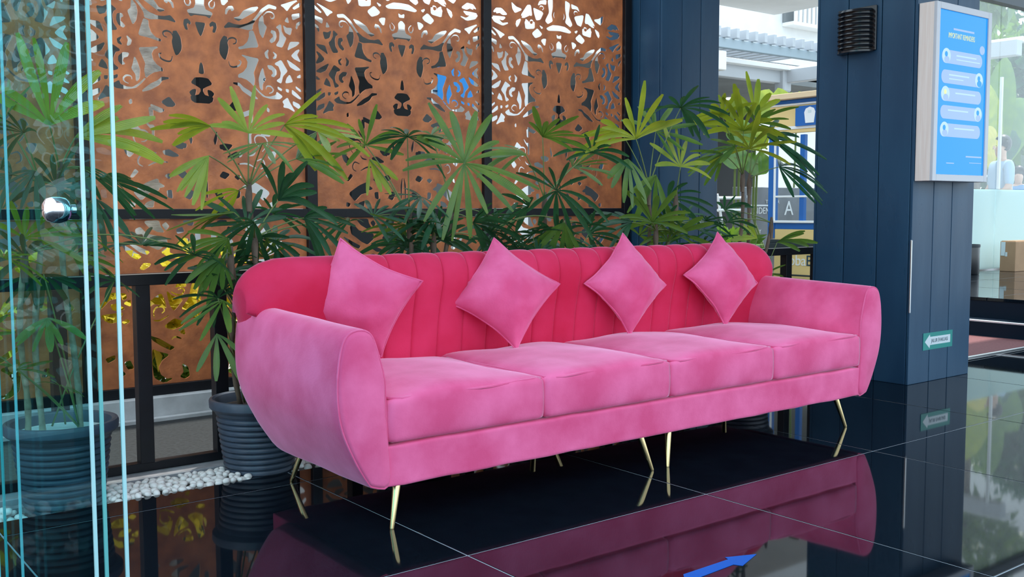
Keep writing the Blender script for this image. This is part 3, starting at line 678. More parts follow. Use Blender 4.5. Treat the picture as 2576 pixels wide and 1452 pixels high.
UPM = sheet(UP_HOLES, UP_STROKES, 0.978, 2.42); LOM = sheet(LOW_HOLES, LOW_STROKES, 0.153, 0.931)
names_u = ['rusted carved screen farthest along past the glass door, upper tier', 'rusted carved steel screen beyond the edge of the glass door, upper tier', 'rusted carved screen seen through the glass door, above the black mid rail',
           'rusted carved screen above the mid rail, right of the glass door', 'rusted carved screen above the mid rail, middle one behind the sofa',
           'rusted carved screen above the mid rail, next to the navy pillar']
names_l = ['rusted carved screen farthest along past the glass door, lower tier', 'rusted carved screen beyond the glass door, below the mid rail', 'rusted carved screen below the mid rail, behind the left planter',
           'rusted carved screen below the mid rail, seen through the railing beside the sofa', 'rusted carved screen below the mid rail, behind the sofa middle',
           'rusted carved screen below the mid rail, behind the sofa next to the pillar']
for k, x in enumerate(AX):
    for me, lab, g, nm in ((UPM, names_u[k], 'upper carved screens', 'carved_screen'), (LOM, names_l[k], 'lower carved screens', 'carved_screen')):
        o = bpy.data.objects.new(nm, me); COL.objects.link(o); o.location = (x, 4.765, 0); WLOC[o] = Vector(o.location)
        props(o, lab, 'screen', g)

# ================================================================== POTTED PALMS
RIGHT = Vector((0.790, -0.613, 0)); UPV = Vector((0, 0, 1)); TOCAM = Vector((-0.613, -0.790, 0))
POTX = [0.862 + 0.70 * k for k in range(6)]; POTY = 3.585
potprof = [(0.112, -0.05)]
for i in range(11):
    z = -0.03 + 0.0215 * i; r = 0.118 + 0.034 * ((i + 0.5) / 11) ** 0.8
    potprof += [(r - 0.0035, z), (r + 0.002, z + 0.004), (r + 0.004, z + 0.0105), (r + 0.002, z + 0.017), (r - 0.0035, z + 0.0205)]
potprof += [(0.156, 0.212), (0.160, 0.224), (0.172, 0.231), (0.179, 0.239), (0.180, 0.262), (0.177, 0.269), (0.168, 0.271), (0.158, 0.266), (0.152, 0.25), (0.148, 0.20)]
plab = ['potted lady palm in a ribbed charcoal pot behind the glass door', 'potted lady palm in a ribbed charcoal pot beside the end of the sofa',
        'potted lady palm with one big open fan leaf, behind the first two cushions', 'potted lady palm with dark fan leaves behind the sofa, between second and third cushions',
        'potted lady palm rising in front of the navy pillar behind the third cushion', 'potted lady palm with two dark canes in the gap between the pillars']


def leaflets(hub, R, axis, spread, n, tone, tilt, rg):
    a0 = math.radians(axis); sp = math.radians(spread)
    yaw = math.radians(rg.uniform(-28, 28))
    rt = (RIGHT * math.cos(yaw) + TOCAM * math.sin(yaw)).normalized()
    nr0 = (TOCAM * math.cos(yaw) - RIGHT * math.sin(yaw)).normalized()
    tl = math.radians(tilt * 1.25 + (rg.uniform(-5, 22) if tilt > 5 else 0))
    up = (UPV * math.cos(tl) + nr0 * math.sin(tl) * (1 if rg.random() < 0.7 else -1)).normalized()
    nr = rt.cross(up).normalized()
    if nr.dot(TOCAM) < 0: nr = -nr
    mb = MB(); mb.uv = []
    for i in range(n):
        th = a0 + sp * (2 * (i + 0.5) / n - 1) + rg.uniform(-.09, .09)
        off = (2 * (i + 0.5) / n - 1)
        L = R * (1.06 - 0.22 * abs(off)) * rg.uniform(0.66, 1.14)
        d = (rt * math.cos(th) + up * math.sin(th)).normalized()
        w = R * rg.uniform(0.075, 0.13) * (1.2 if n < 7 else 1.0)
        droop = rg.uniform(0.04, 0.34) * (0.35 + abs(math.cos(th))) + (0.12 if tone == 2 else 0)
        curl = rg.uniform(-0.12, 0.18)
        seg = 7; base = len(mb.v); V = []
        P0 = []
        for k in range(seg + 1):
            t = k / seg
            P0.append(hub + d * (L * t) + nr * (L * curl * t * t) - UPV * (L * droop * t * t))
        for k in range(seg + 1):
            t = k / seg
            tan = (P0[min(k + 1, seg)] - P0[max(k - 1, 0)]).normalized()
            s = tan.cross(nr).normalized()
            nn = s.cross(tan).normalized()
            ww = w * (0.13 + 0.87 * min(1, t / 0.5) ** 0.9) * (1 if t < 0.75 else 1 - 0.62 * ((t - 0.75) / 0.25) ** 1.6)
            V += [P0[k] - s * ww * 0.5, P0[k] - nn * ww * 0.16, P0[k] + s * ww * 0.5]
            mb.uv += [(0, t), (0.5, t), (1, t)]
        F = []
        for k in range(seg):
            for c in (0, 1): F.append((base + k * 3 + c, base + k * 3 + c + 1, base + (k + 1) * 3 + c + 1, base + (k + 1) * 3 + c))
        mb.v += V; mb.f += F
    return mb


for k in range(6):
    px = POTX[k]; rg = random.Random(100 + k)
    th = thing('potted_palm', (px, POTY, -0.05), plab[k], 'potted plant', 'row of potted lady palms in the pebble trough')
    MB().lathe((px, POTY, 0), potprof, 44).build('pot', M['pot'], th, smooth=35)
    MB().lathe((px, POTY, 0), [(0.150, 0.232), (0.10, 0.240), (0.05, 0.236), (0.004, 0.243)], 28, capb=False, capt=True).build('potting_soil', M['whitesoil' if k == 0 else 'soil'], th, smooth=60)
    crowns = []
    for (q, cx_, cy_, cz_, dx) in [c for c in CANES if c[0] == k]:
        bx0, by0 = px + dx * 1.0, POTY + rg.uniform(-.05, .05)
        p0 = Vector((bx0, by0, 0.225)); p1 = Vector((cx_, cy_, cz_))
        pts = []
        for i in range(13):
            t = i / 12; p = p0.lerp(p1, t) + Vector((0.02 * math.sin(t * 3.1 + dx * 40) * math.sin(math.pi * t), 0.015 * math.sin(t * 5) * math.sin(math.pi * t), 0))
            pts.append(p)
        rad = [0.0095 - 0.002 * (i / 12) + (0.0022 if i % 2 == 0 else 0) for i in range(13)]
        MB().tube(pts, rad, 8).build('cane', M['palecane' if k in (0,) else 'cane'], th, smooth=60)
        crowns.append(p1)
        # a fibrous sheath at the crown
        MB().tube([p1 - Vector((0, 0, 0.09)), p1 - Vector((0, 0, .03)), p1 + Vector((0.004, 0, 0.03))], [0.010, 0.014, 0.006], 8).build('leaf_sheath', M['cane'], th, smooth=60)
    extra = []
    for _ in range((5, 9, 9, 9, 9, 1)[k]):
        zz = rg.uniform(0.66, 0.98) if k else rg.uniform(0.5, 1.0)
        extra.append((k, px + rg.uniform(-.36, .36) + (0.1 if k < 2 else 0), POTY + rg.uniform(-.14, .06), zz, rg.uniform(.13, .19), rg.uniform(20, 160), rg.uniform(70, 130), rg.randint(7, 10), 2 if rg.random() < .75 else 1, rg.uniform(15, 45)))
    for (q, x, y, z, R, ax_, sp, n, tone, tilt) in [f_ for f_ in FANS if f_[0] == k] + extra:
        hub = Vector((x, y, z))
        R = R * 1.06
        lf = leaflets(hub, R, ax_, sp, n, tone, tilt, rg).build('leaf', M['leaf%d' % tone], th, smooth=180, recalc=False)
        cands = crowns + [Vector((px + rg.uniform(-.06, .06), POTY + rg.uniform(-.05, .05), 0.25))]
        c = min(cands, key=lambda c: (hub - c).length + (0.6 if c.z > hub.z + 0.04 else 0))
        mid = c.lerp(hub, 0.5) + Vector((0, 0, 0.25 * (hub - c).length * (0.4 if hub.z > c.z else 1.0)))
        pts = [tuple((c * (1 - t) ** 2 + mid * 2 * t * (1 - t) + hub * t * t)) for t in np.linspace(0, 1, 8)]
        MB().tube(pts, [0.0035 - 0.0014 * t for t in np.linspace(0, 1, 8)], 5).build('petiole', M['petiole'], lf, smooth=180)

# ================================================================== PEBBLES
pm = []
for k in range(7):
    bm = bmesh.new(); bmesh.ops.create_icosphere(bm, subdivisions=2, radius=1.0)
    rp_ = random.Random(k); sc = Vector((1, rp_.uniform(.7, .95), rp_.uniform(.55, .75)))
    o_ = Vector((rp_.uniform(0, 50), 0, 0))
    for v_ in bm.verts:
        v_.co *= 1 + 0.16 * noise.noise(v_.co * 1.3 + o_); v_.co = Vector((v_.co.x * sc.x, v_.co.y * sc.y, v_.co.z * sc.z))
    me = bpy.data.meshes.new('pebble'); bm.to_mesh(me); bm.free(); me.materials.append(M['pebble']); me.shade_smooth(); pm.append(me)
rp_ = random.Random(3)


def clear_of_pots(x, y, r):
    return all(math.hypot(x - a, y - POTY) > 0.124 + r for a in POTX)


placed = []
STUFF = MB()
for xa, xb, nmax, single in ((0.985, 1.47, 250, True), (0.40, 0.76, 60, True), (1.60, 5.05, 420, False), (-0.5, 0.40, 90, False)):
    cnt = 0; tries = 0
    while cnt < nmax and tries < 9000:
        tries += 1
        r = rp_.uniform(0.012, 0.0205); x = rp_.uniform(xa, xb); y = rp_.uniform(TROUGH_Y0 + r * 0.9, TROUGH_Y1 - 0.005 - r)
        if not clear_of_pots(x, y, r): continue
        z = -0.045 + r * 0.6
        hits = [p for p in placed if (p[0] - x) ** 2 + (p[1] - y) ** 2 < (0.86 * (p[3] + r)) ** 2]
        for p in hits:
            dd = math.hypot(p[0] - x, p[1] - y); z = max(z, p[2] + math.sqrt(max(0, (0.8 * (p[3] + r)) ** 2 - dd * dd)) * 0.8)
        if z > 0.004: continue
        placed.append((x, y, z, r)); cnt += 1
        me = rp_.choice(pm)
        rot = (rp_.uniform(-.4, .4), rp_.uniform(-.4, .4), rp_.uniform(0, 6.28))
        if single:
            o = bpy.data.objects.new('pebble', me); COL.objects.link(o)
            o.location = (x, y, z); o.scale = (r, r, r); o.rotation_euler = rot
            props(o, 'small smooth white pebble in the trough beside the ribbed planters', 'pebble', 'white pebbles in the planter trough')
        else:
            Mx = Matrix.Translation((x, y, z)) @ Matrix.Rotation(rot[2], 4, 'Z') @ Matrix.Scale(r, 4)
            STUFF.add([Mx @ v_.co for v_ in me.vertices], [tuple(p.vertices) for p in me.polygons])
STUFF.build('pebble_bed', M['pebble'], None, smooth=180, recalc=False, label='bed of white pebbles in the trough behind the sofa', cat='pebbles', kind='stuff')

# ================================================================== GLASS DOORS
gl = [(0.508, 'glassA', 'glassedge', 'glass door leaf with a round steel knob, farthest from the sofa'), (0.526, 'glassB', 'glassedge2', 'frameless glass door leaf in the middle of the stack of three'),
      (0.563, 'glassC', 'glassedge', 'pale frameless glass door leaf nearest the sofa')]
for x, gm, em, lab in gl:
    d = thing('glass_door', (x, 2.345, 0.008), lab, 'door', 'stacked glass door leaves')
    t = 0.0032
    MB().add([(x, 1.905, .012), (x, 2.785, .012), (x, 2.785, 2.9), (x, 1.905, 2.9)], [(0, 1, 2, 3)]).build('pane', M[gm], d, recalc=False)
    e = MB(); e.box((x - t, 1.90, 0.010), (x + t, 1.905, 2.9)); e.build('polished_edge', M[em], d)
    e = MB(); e.box((x - t, 2.785, 0.010), (x + t, 2.79, 2.9)); e.build('polished_edge', M[em], d)
    e = MB(); e.box((x - t, 1.905, 0.006), (x + t, 2.785, 0.012)); e.build('bottom_edge', M[em], d)
    if x == 0.508:
        prof_k = [(0.010, 0.0), (0.010, 0.008), (0.018, 0.012), (0.0225, 0.018), (0.0245, 0.028), (0.0238, 0.040), (0.020, 0.050), (0.012, 0.055), (0.002, 0.056)]
        m = MB(); m.lathe((0, 0, 0), prof_k, 28, capb=True, capt=True)
        MB().add([(x - 0.0005 - p[2], 1.956 + p[0], 0.972 + p[1]) for p in m.v], m.f).build('door_knob', M['chrome'], d, smooth=40, label='round polished steel knob')

# ================================================================== NOTICE BOX, LAMP, STICKER, ARROW
bxn = thing('notice_lightbox', (5.40, 2.98, 1.12), 'tall lit blue notice box with pale wood sides on the navy pillar', 'notice board')
X0, X1, Z0, Z1, YF, YB = 5.112, 5.690, 1.119, 2.065, 2.928, 3.031
MB().box((X0, YF + 0.016, Z0), (X1, YB, Z1), 0.002).build('box_body', M['boxwood'], bxn)
fw = 0.036
for nm, a, b in (('frame_side', (X0, Z0), (X0 + fw, Z1)), ('frame_side', (X1 - fw, Z0), (X1, Z1)), ('frame_rail', (X0 + fw, Z1 - fw), (X1 - fw, Z1)), ('frame_rail', (X0 + fw, Z0), (X1 - fw, Z0 + fw))):
    MB().box((a[0], YF, a[1]), (b[0], YF + 0.018, b[1]), 0.002).build(nm, M['boxframe'], bxn)
scr = MB().box((X0 + fw, YF + 0.008, Z0 + fw), (X1 - fw, YF + 0.015, Z1 - fw)).build('poster', M['screenblue'], bxn)
sx0, sx1 = X0 + fw, X1 - fw; sw = sx1 - sx0; sz0, sz1 = Z0 + fw, Z1 - fw; sh = sz1 - sz0
YP = YF + 0.0072


def rrect(x0, x1, z0, z1, r, y, name, m, parent, n=8):
    pts = []
    for cx_, cz_, a0 in ((x1 - r, z1 - r, 0), (x0 + r, z1 - r, 90), (x0 + r, z0 + r, 180), (x1 - r, z0 + r, 270)):
        for i in range(n + 1):
            a = math.radians(a0 + 90 * i / n); pts.append((cx_ + r * math.cos(a), y, cz_ + r * math.sin(a)))
    return MB().prism(pts, (0, 0.0006, 0)).build(name, m, parent)


def ell(cx_, cz_, rx, rz, y, name, m, parent, n=20):
    return MB().prism([(cx_ + rx * math.cos(2 * math.pi * i / n), y, cz_ + rz * math.sin(2 * math.pi * i / n)) for i in range(n)], (0, 0.0006, 0)).build(name, m, parent)


PZ = [0.722, 0.600, 0.492, 0.384, 0.274]
for i, fz in enumerate(PZ):
    zc = sz0 + sh * fz; hh = sh * 0.041
    rrect(sx0 + sw * 0.07, sx1 - sw * 0.09, zc - hh, zc + hh, hh * 0.98, YP, 'text_bubble', M['screenpale'], bxn)
    cxp = sx0 + sw * (0.16 if i % 2 == 0 else 0.85)
    ell(cxp, zc + hh * 0.1, sw * 0.085, hh * 1.12, YP - 0.0007, 'round_picture', M['screenink'], bxn)
    ell(cxp + sw * 0.01, zc - hh * 0.45, sw * 0.05, hh * 0.5, YP - 0.0014, 'picture_figure', M['screenpale'] if i != 1 else M['screenblue'], bxn)
    ell(cxp - sw * 0.005, zc + hh * 0.35, sw * 0.028, hh * 0.4, YP - 0.0014, 'picture_figure', M['screenblue'] if i != 2 else M['screenyellow'], bxn)
    t0 = sx0 + sw * (0.36 if i % 2 == 0 else 0.22)
    MB().box((t0, YP - 0.0007, zc + hh * 0.20), (t0 + sw * 0.42, YP, zc + hh * 0.42)).build('text_line', M['screenink'], bxn)
    if i < 2: MB().box((t0, YP - 0.0007, zc - hh * 0.35), (t0 + sw * (0.5 if i == 0 else 0.3), YP, zc - hh * 0.2)).build('text_line', M['screenink'], bxn)
ell(sx0 + sw * 0.90, sz0 + sh * 0.795, sw * 0.055, sh * 0.028, YP, 'round_picture', M['screenpale'], bxn)
text('title_text', 'IMPORTANT REMINDERS', 0.040, M['screenyellow'], bxn, (sx0 + sw * 0.19, YP, sz0 + sh * 0.838), (1, 0, 0), (0, 0, 1), 0.001, sx=0.62)
MB().box((sx0 + sw * 0.29, YP, sz0 + sh * 0.888), (sx0 + sw * 0.72, YP + 0.0006, sz0 + sh * 0.900)).build('text_line', M['screenpale'], bxn)
MB().box((sx0 + sw * 0.62, YP, sz0 + sh * 0.112), (sx0 + sw * 0.96, YP + 0.0006, sz0 + sh * 0.121)).build('text_line', M['screenpale'], bxn)
MB().box((sx0 + sw * 0.70, YP, sz0 + sh * 0.076), (sx0 + sw * 0.96, YP + 0.0006, sz0 + sh * 0.080)).build('text_line', M['screenpale'], bxn)
MB().box((sx0 + sw * 0.22, YP, sz0 + sh * 0.068), (sx0 + sw * 0.38, YP + 0.0006, sz0 + sh * 0.074)).build('text_line', M['screenpale'], bxn)

lamp = thing('wall_lamp', (5.06, 3.39, 1.83), 'black louvred half-round wall lamp high on the navy pillar', 'lamp')
MB().box((5.086, 3.272, 1.848), (5.0995, 3.515, 2.095), 0.003).build('back_plate', M['lampblack'], lamp)


def half(r, cy, z0, z1, ry, n=18, taper=1.0):
    b = []; t = []
    for i in range(n + 1):
        a = math.pi * i / n
        b.append((5.088 - r * math.sin(a), cy + ry * math.cos(a), z0)); t.append((5.088 - r * taper * math.sin(a), cy + ry * taper * math.cos(a), z1))
    m = n + 1
    f = [tuple(range(m))[::-1], tuple(range(m, 2 * m))] + [(i, (i + 1) % m, m + (i + 1) % m, m + i) for i in range(m)]
    return b + t, f


MB().add(*half(0.060, 3.394, 1.86, 2.08, 0.095)).build('lamp_body', M['lampblack'], lamp, smooth=40)
for i in range(9):
    z = 1.868 + i * 0.0245
    MB().add(*half(0.088, 3.394, z, z + 0.013, 0.112, taper=0.90)).build('louvre', M['lampblack'], lamp, smooth=30)
MB().add(*half(0.086, 3.394, 1.842, 1.852, 0.110)).build('bottom_plate', M['lampblack'], lamp, smooth=40)

st = thing('evacuation_sticker', (5.41, 3.03, 0.17), 'small green sticker with a white evacuation arrow low on the pillar', 'sign')
MB().box((5.245, 3.0305, 0.180), (5.555, 3.0325, 0.276)).build('sticker_sheet', M['teal'], st)
za = 0.226
ar = [(5.262, za), (5.312, za + 0.040), (5.316, za + 0.026), (5.530, za + 0.026), (5.530, za - 0.020), (5.316, za - 0.020), (5.312, za - 0.038)]
MB().prism([(x, 3.0305, z) for x, z in ar], (0, -0.0007, 0)).build('arrow', M['stickwhite'], st)
text('lettering', 'JALUR EVAKUASI', 0.030, M['ink'], st, (5.328, 3.0294, za - 0.007), (1, 0, 0), (0, 0, 1), 0.0006, sx=0.78)

pl = [atz(px_, py_, 0.0003) for px_, py_ in ((1719, 1446), (1832, 1408), (1824, 1403), (1903, 1395), (1868, 1424), (1845, 1421), (1745, 1459), (1722, 1458))]
ARW = thing('floor_arrow', pl[0], 'bright blue tape arrow stuck on the black floor', 'arrow')
MB().prism(pl, (0, 0, 0.001)).build('tape', M['blueTape'], ARW)

# ================================================================== RIGHT BACKGROUND
bn = thing('waste_bin', (0, 0, 0), 'dark cylindrical bin on the raised black floor beside the pillar', 'bin')
c = atz(2437, 690, 0.28); bn.location = c; WLOC[bn] = Vector(c)
MB().lathe(c, [(0.095, 0), (0.10, 0.01), (0.10, 0.30), (0.095, 0.312), (0.085, 0.312), (0.085, 0.28)], 24, capt=False).build('bin_body', M['lampblack'], bn, smooth=40)
MB().lathe(c, [(0.103, 0.285), (0.105, 0.30), (0.103, 0.315)], 24, capb=False).build('bin_rim', M['navytrim'], bn, smooth=40)


def carton(corner, far, right, pyb, pyt, lab):
    c = atz(corner, pyb, 0.28); Y2 = atx(far, pyb, c.x).y; X2 = c.x + 0.42; h = at(corner, pyt, c.y).z - 0.28
    t = thing('cardboard_box', (c.x + .2, c.y, 0.28), lab, 'box', 'cardboard boxes by the frosted glass')
    MB().box((c.x, c.y, 0.28), (X2, Y2, 0.28 + h), 0.004).build('box_body', M['cardboard'], t)
    ym = (c.y + Y2) / 2
    MB().box((c.x + 0.01, c.y + .01, 0.28 + h), (X2 - .01, ym - .004, 0.28 + h + 0.006)).build('flap', M['cardboard'], t)
    MB().box((c.x + 0.01, ym + .004, 0.28 + h), (X2 - .01, Y2 - .01, 0.28 + h + 0.006)).build('flap', M['cardboard'], t)
    return t, c, Y2, h


t, c, Y2, h = carton(2553, 2514, 0, 684, 608, 'brown cardboard box with a pale label, on the raised floor')
d_ = Y2 - c.y
MB().box((c.x - .004, c.y + d_ * .66, 0.28 + h * .52), (c.x - .001, Y2 - .01, 0.28 + h * .98)).build('label', M['tape'], t)
MB().box((c.x - .004, c.y + d_ * .52, 0.28 + h * .50), (c.x - .001, c.y + d_ * .68, 0.28 + h * .64)).build('label', M['tape'], t)
carton(2598, 2566, 0, 677, 613, 'brown cardboard box cut off by the photo edge, behind the labelled one')

# ================================================================== OUTSIDE
def leafblob(name, m, parent, c, rx, ry, rz, n, size, seed, shape=1.0):
    r_ = random.Random(seed); mb = MB(); mb.uv = []
    for _ in range(n):
        while True:
            p = Vector((r_.uniform(-1, 1), r_.uniform(-1, 1), r_.uniform(-1, 1)))
            if 0.25 < p.length < 1: break
        q = Vector((c[0] + p.x * rx, c[1] + p.y * ry, c[2] + p.z * rz))
        d = (p + Vector((r_.uniform(-.8, .8), r_.uniform(-.8, .8), r_.uniform(-.2, 1.0)))).normalized()
        s = d.cross(Vector((r_.uniform(-1, 1), r_.uniform(-1, 1), r_.uniform(-1, 1)))).normalized(); L = size * r_.uniform(.6, 1.3); w = L * .28 * shape
        nn = s.cross(d)
        b = len(mb.v)
        mb.v += [q, q + d * L * .45 + s * w + nn * w * .3, q + d * L * 0.5, q + d * L * .45 - s * w + nn * w * .3, q + d * L - Vector((0, 0, L * .25))]
        mb.uv += [(0.5, 0), (0, .5), (.5, .5), (1, .5), (.5, 1)]
        mb.f += [(b, b + 1, b + 2), (b, b + 2, b + 3), (b + 1, b + 4, b + 2), (b + 2, b + 4, b + 3)]
    return mb.build(name, m, parent, smooth=180, recalc=False)


shl = ['yellow leafy shrub in sun beyond the screens, behind the left planter', 'sunlit yellow-green shrub seen through the lower screen by the railing', 'bright yellow shrub seen through the lower screen beside the sofa arm',
       'sunlit shrub beyond the lower screens, behind the first cushion', 'sunlit shrub beyond the lower screens, behind the second cushion', 'low green shrub beyond the screens, close to the pillar']
for i, (px_, Y, h, mm) in enumerate(((60, 5.35, .72, 'leafdry'), (290, 5.3, .68, 'leafdry'), (470, 5.3, .74, 'leafdry'), (650, 5.7, .6, 'leaf0'), (900, 5.7, .45, 'leaf1'), (1330, 6.0, .42, 'leaf1'))):
    p = at(px_, 900, Y)
    s = thing('shrub', (p.x, Y, -0.02), shl[i], 'shrub', 'shrubs beyond the carved screens')
    leafblob('leaves', M[mm], s, (p.x, Y, h * .68), .42, .28, h * .34, 620, .13, i)
    leafblob('lower_leaves', M['leaf1'], s, (p.x, Y, h * .25), .40, .26, h * .26, 260, .10, 50 + i)
    for k in range(4):
        MB().tube([(p.x + .05 * k - .1, Y, -0.02), (p.x + .12 * k - .2, Y + .03, h * .6)], .008, 5).build('stem', M['cane'], s)

# tree trunk seen through the first screen
p = at(345, 100, 6.6); p2 = at(385, 600, 6.6)
tr = thing('palm_tree', (p2.x, 6.6, -0.02), 'pale ringed palm trunk standing behind the first carved screen', 'tree')
pts = []; rad = []
for i in range(24):
    t = i / 23; pts.append((p2.x + (p.x - p2.x) * t * 1.3, 6.6, -0.02 + 3.9 * t)); rad.append((.13 - .035 * t) * (1.04 if i % 2 else .98))
MB().tube(pts, rad, 14).build('trunk', M['trunk'], tr, smooth=60)
for i in range(9):
    a = 2 * math.pi * i / 9; b = Vector(pts[-1]); mb = MB(); mb.uv = []
    for k in range(12):
        t = k / 11; q = b + Vector((math.cos(a) * 1.5 * t, math.sin(a) * 1.5 * t, .5 * t - 1.1 * t * t)); side = Vector((-math.sin(a), math.cos(a), 0)) * .22 * math.sin(math.pi * (.1 + .85 * t))
        mb.v += [q - side - Vector((0, 0, .05)), q, q + side - Vector((0, 0, .05))]; mb.uv += [(0, t), (.5, t), (1, t)]
    mb.f = [(k * 3 + c, k * 3 + c + 1, k * 3 + c + 4, k * 3 + c + 3) for k in range(11) for c in (0, 1)]
    mb.build('frond', M['leaf1'], tr, smooth=180, recalc=False)


def bbox(pa, pb, Y, depth):
    """box whose front face spans two pixels on the plane y = Y"""
    a = at(*pa, Y); b = at(*pb, Y)
    return (min(a.x, b.x), Y, min(a.z, b.z)), (max(a.x, b.x), Y + depth, max(a.z, b.z))


# white arcade building behind the screens
bd = thing('arcade_building', (5, 10, 0), 'white arcade building with a grey shaded walkway beyond the screens', 'building')
xl, xr = at(-300, 300, 9.0).x, at(1600, 300, 9.0).x
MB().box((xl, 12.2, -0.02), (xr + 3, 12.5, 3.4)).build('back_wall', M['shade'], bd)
MB().box((xl, 9.0, 2.95), (xr + 1.2, 9.25, 7.0), .01).build('facade_wall', M['whitewall'], bd)
MB().box((xl, 8.6, 2.72), (xr + 1.2, 9.0, 2.96), .01).build('fascia_board', M['white'], bd)
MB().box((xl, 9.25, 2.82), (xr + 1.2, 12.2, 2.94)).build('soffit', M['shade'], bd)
for pa, pb, lab in (((690, 60), (768, 640), None), ((1236, 60), (1330, 560), None), ((180, 60), (262, 640), None)):
    a, b = bbox(pa, pb, 9.02, .9); MB().box((a[0], a[1], -0.02), (b[0], b[1], 2.80), .01).build('column', M['whitewall'], bd)
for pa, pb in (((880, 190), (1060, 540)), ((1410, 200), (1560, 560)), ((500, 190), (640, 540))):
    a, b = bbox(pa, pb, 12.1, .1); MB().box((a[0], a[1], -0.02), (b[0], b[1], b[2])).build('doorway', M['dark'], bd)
for k in range(5):
    a, b = bbox((330 + k * 80, 585), (395 + k * 80, 655), 11.6, .25)
    MB().box(a, b, .01).build('low_wall_block', M['whitewall'], bd)
q = at(651, 209, 9.0); text('wall_lettering', 'SE', 0.075, M['ink'], bd, (q.x + .05, 9.012, q.z), (1, 0, 0), (0, 0, 1), .01)
bnr = thing('banner', at(1140, 420, 7.2), 'bright blue hanging banner with pale grid behind the middle screen', 'banner')
a, b = bbox((1105, 168), (1192, 268), 7.2, .03); MB().box(a, b).build('banner_sheet', M['bannerblue'], bnr)
MB().tube([((a[0] + b[0]) / 2, 7.24, -.02), ((a[0] + b[0]) / 2, 7.24, b[2])], .02, 8).build('banner_pole', M['alu'], bnr)
a, b = bbox((1088, 200), (1116, 262), 7.25, .02); MB().box(a, b).build('pale_panel', M['tape'], bnr)
for k in range(3):
    MB().box((a[0], 7.243, a[2] + (b[2] - a[2]) * (k + .5) / 3), (b[0], 7.249, a[2] + (b[2] - a[2]) * (k + .5) / 3 + .012)).build('panel_bar', M['ink'], bnr)

# ---- the gap between the pillars: canopy, pergola, kiosk, sign
cn = thing('canopy', (14, 11, 0), 'white canopy with fascia beams and a bracket above the kiosk', 'canopy')
cc = at(1985, 195, 10.0); zt, zb = at(1985, 178, 10.0).z, at(1985, 211, 10.0).z
MB().box((10.9, 10.0, zb), (cc.x, 10.15, zt), .008).build('fascia_beam', M['offwhite'], cn)
MB().box((cc.x - .15, 6.4, zb), (cc.x, 10.0, zt), .008).build('fascia_beam', M['offwhite'], cn)
MB().box((10.9, 9.86, zt - .02), (cc.x + .14, 10.0, zt + .05), .005).build('gutter', M['white'], cn)
MB().box((cc.x, 6.4, zt - .02), (cc.x + .14, 9.86, zt + .05), .005).build('gutter', M['white'], cn)
MB().box((cc.x - .22, 9.93, at(1975, 232, 10.0).z), (cc.x - .02, 10.12, zt + .03), .02).build('post_bracket', M['offwhite'], cn)
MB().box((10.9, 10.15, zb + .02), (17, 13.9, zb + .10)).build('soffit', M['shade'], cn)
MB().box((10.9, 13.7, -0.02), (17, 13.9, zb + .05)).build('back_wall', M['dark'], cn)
a, b = bbox((1795, 205), (1872, 240), 12.9, .6); MB().box(a, b).build('ceiling_box', M['shade'], cn)
dl = at(1838, 208, 12.0)
mm = mat('downlight_glow', (1, 1, 1), emit=(1, .97, .9), emit_s=6)
MB().lathe((dl.x, 12.0, zb - .01), [(.02, 0), (.075, .004), (.08, .03)], 18, capb=True).build('downlight', mm, cn)
MB().box((10.9, 10.1, zt + .05), (17, 13.9, zt + .12)).build('canopy_roof', M['shade'], cn)

pg = thing('pergola', (14, 11, 3), 'white slatted pergola over the walkway behind the kiosk', 'pergola')
za_, zb_ = at(1805, 92, 11.0).z, at(1805, 117, 11.0).z
MB().box((8, 11.0, zb_), (26, 11.10, za_), .008).build('beam', M['palegrey'], pg)
for k in range(13):
    q = at(1795 + k * 23.5, 90, 11.0)
    MB().box((q.x, 10.9, za_ + .0), (q.x + .07, 13.6, za_ + .16), .006).build('slat', M['offwhite'], pg)
MB().box((8, 13.6, za_ - .02), (26, 13.72, za_ + .30), .008).build('beam', M['palegrey'], pg)
for px_ in (1770, 2110):
    q = at(px_, 300, 11.05); MB().box((q.x, 11.0, -.02), (q.x + .12, 11.1, zb_ + .01), .006).build('pergola_post', M['white'], pg)

hb = thing('apartment_block', (22, 18, 0), 'overexposed white building with a barred balcony above the pergola', 'building')
MB().box((8, 18.0, -.02), (50, 18.3, 12.0)).build('facade_wall', M['whitewall'], hb)
a, b = bbox((2000, -60), (2075, 66), 17.6, .4)
MB().box((a[0], 17.6, a[2] - .10), (b[0] + 1, 18.0, a[2]), .01).build('balcony_slab', M['white'], hb)
MB().box((a[0], 17.9, a[2]), (b[0] + 1, 17.99, b[2])).build('balcony_recess', M['shade'], hb)
for k in range(9):
    x = a[0] + (b[0] - a[0]) * (k + .3) / 7.2; MB().box((x, 17.6, a[2]), (x + .11, 17.66, b[2]), .005).build('bar', M['white'], hb)
a, b = bbox((1790, -30), (1990, 22), 9.0, 1.5)
MB().box((a[0] - 2, 8.2, b[2] - .12 + .1), (b[0] + .4, 9.6, b[2] + .2)).build('overhang', M['whitewall'], hb)

ks = thing('drinks_kiosk', (9.6, 6.6, 0), 'cream and blue drinks kiosk with a cup sign between the pillars', 'kiosk')
KX = 9.0
yfar = atx(1935, 400, KX).y; ynear = atx(2100, 400, KX).y


def kb(pt, pbm, m, nm, x0=0.0, x1=0.06, ya=None, yb=None):
    zt_ = atx(1990, pt, KX).z; zb2 = atx(1990, pbm, KX).z
    return MB().box((KX + x0, ya if ya is not None else ynear, zb2), (KX + x1, yb if yb is not None else yfar, zt_), .004).build(nm, m, ks)


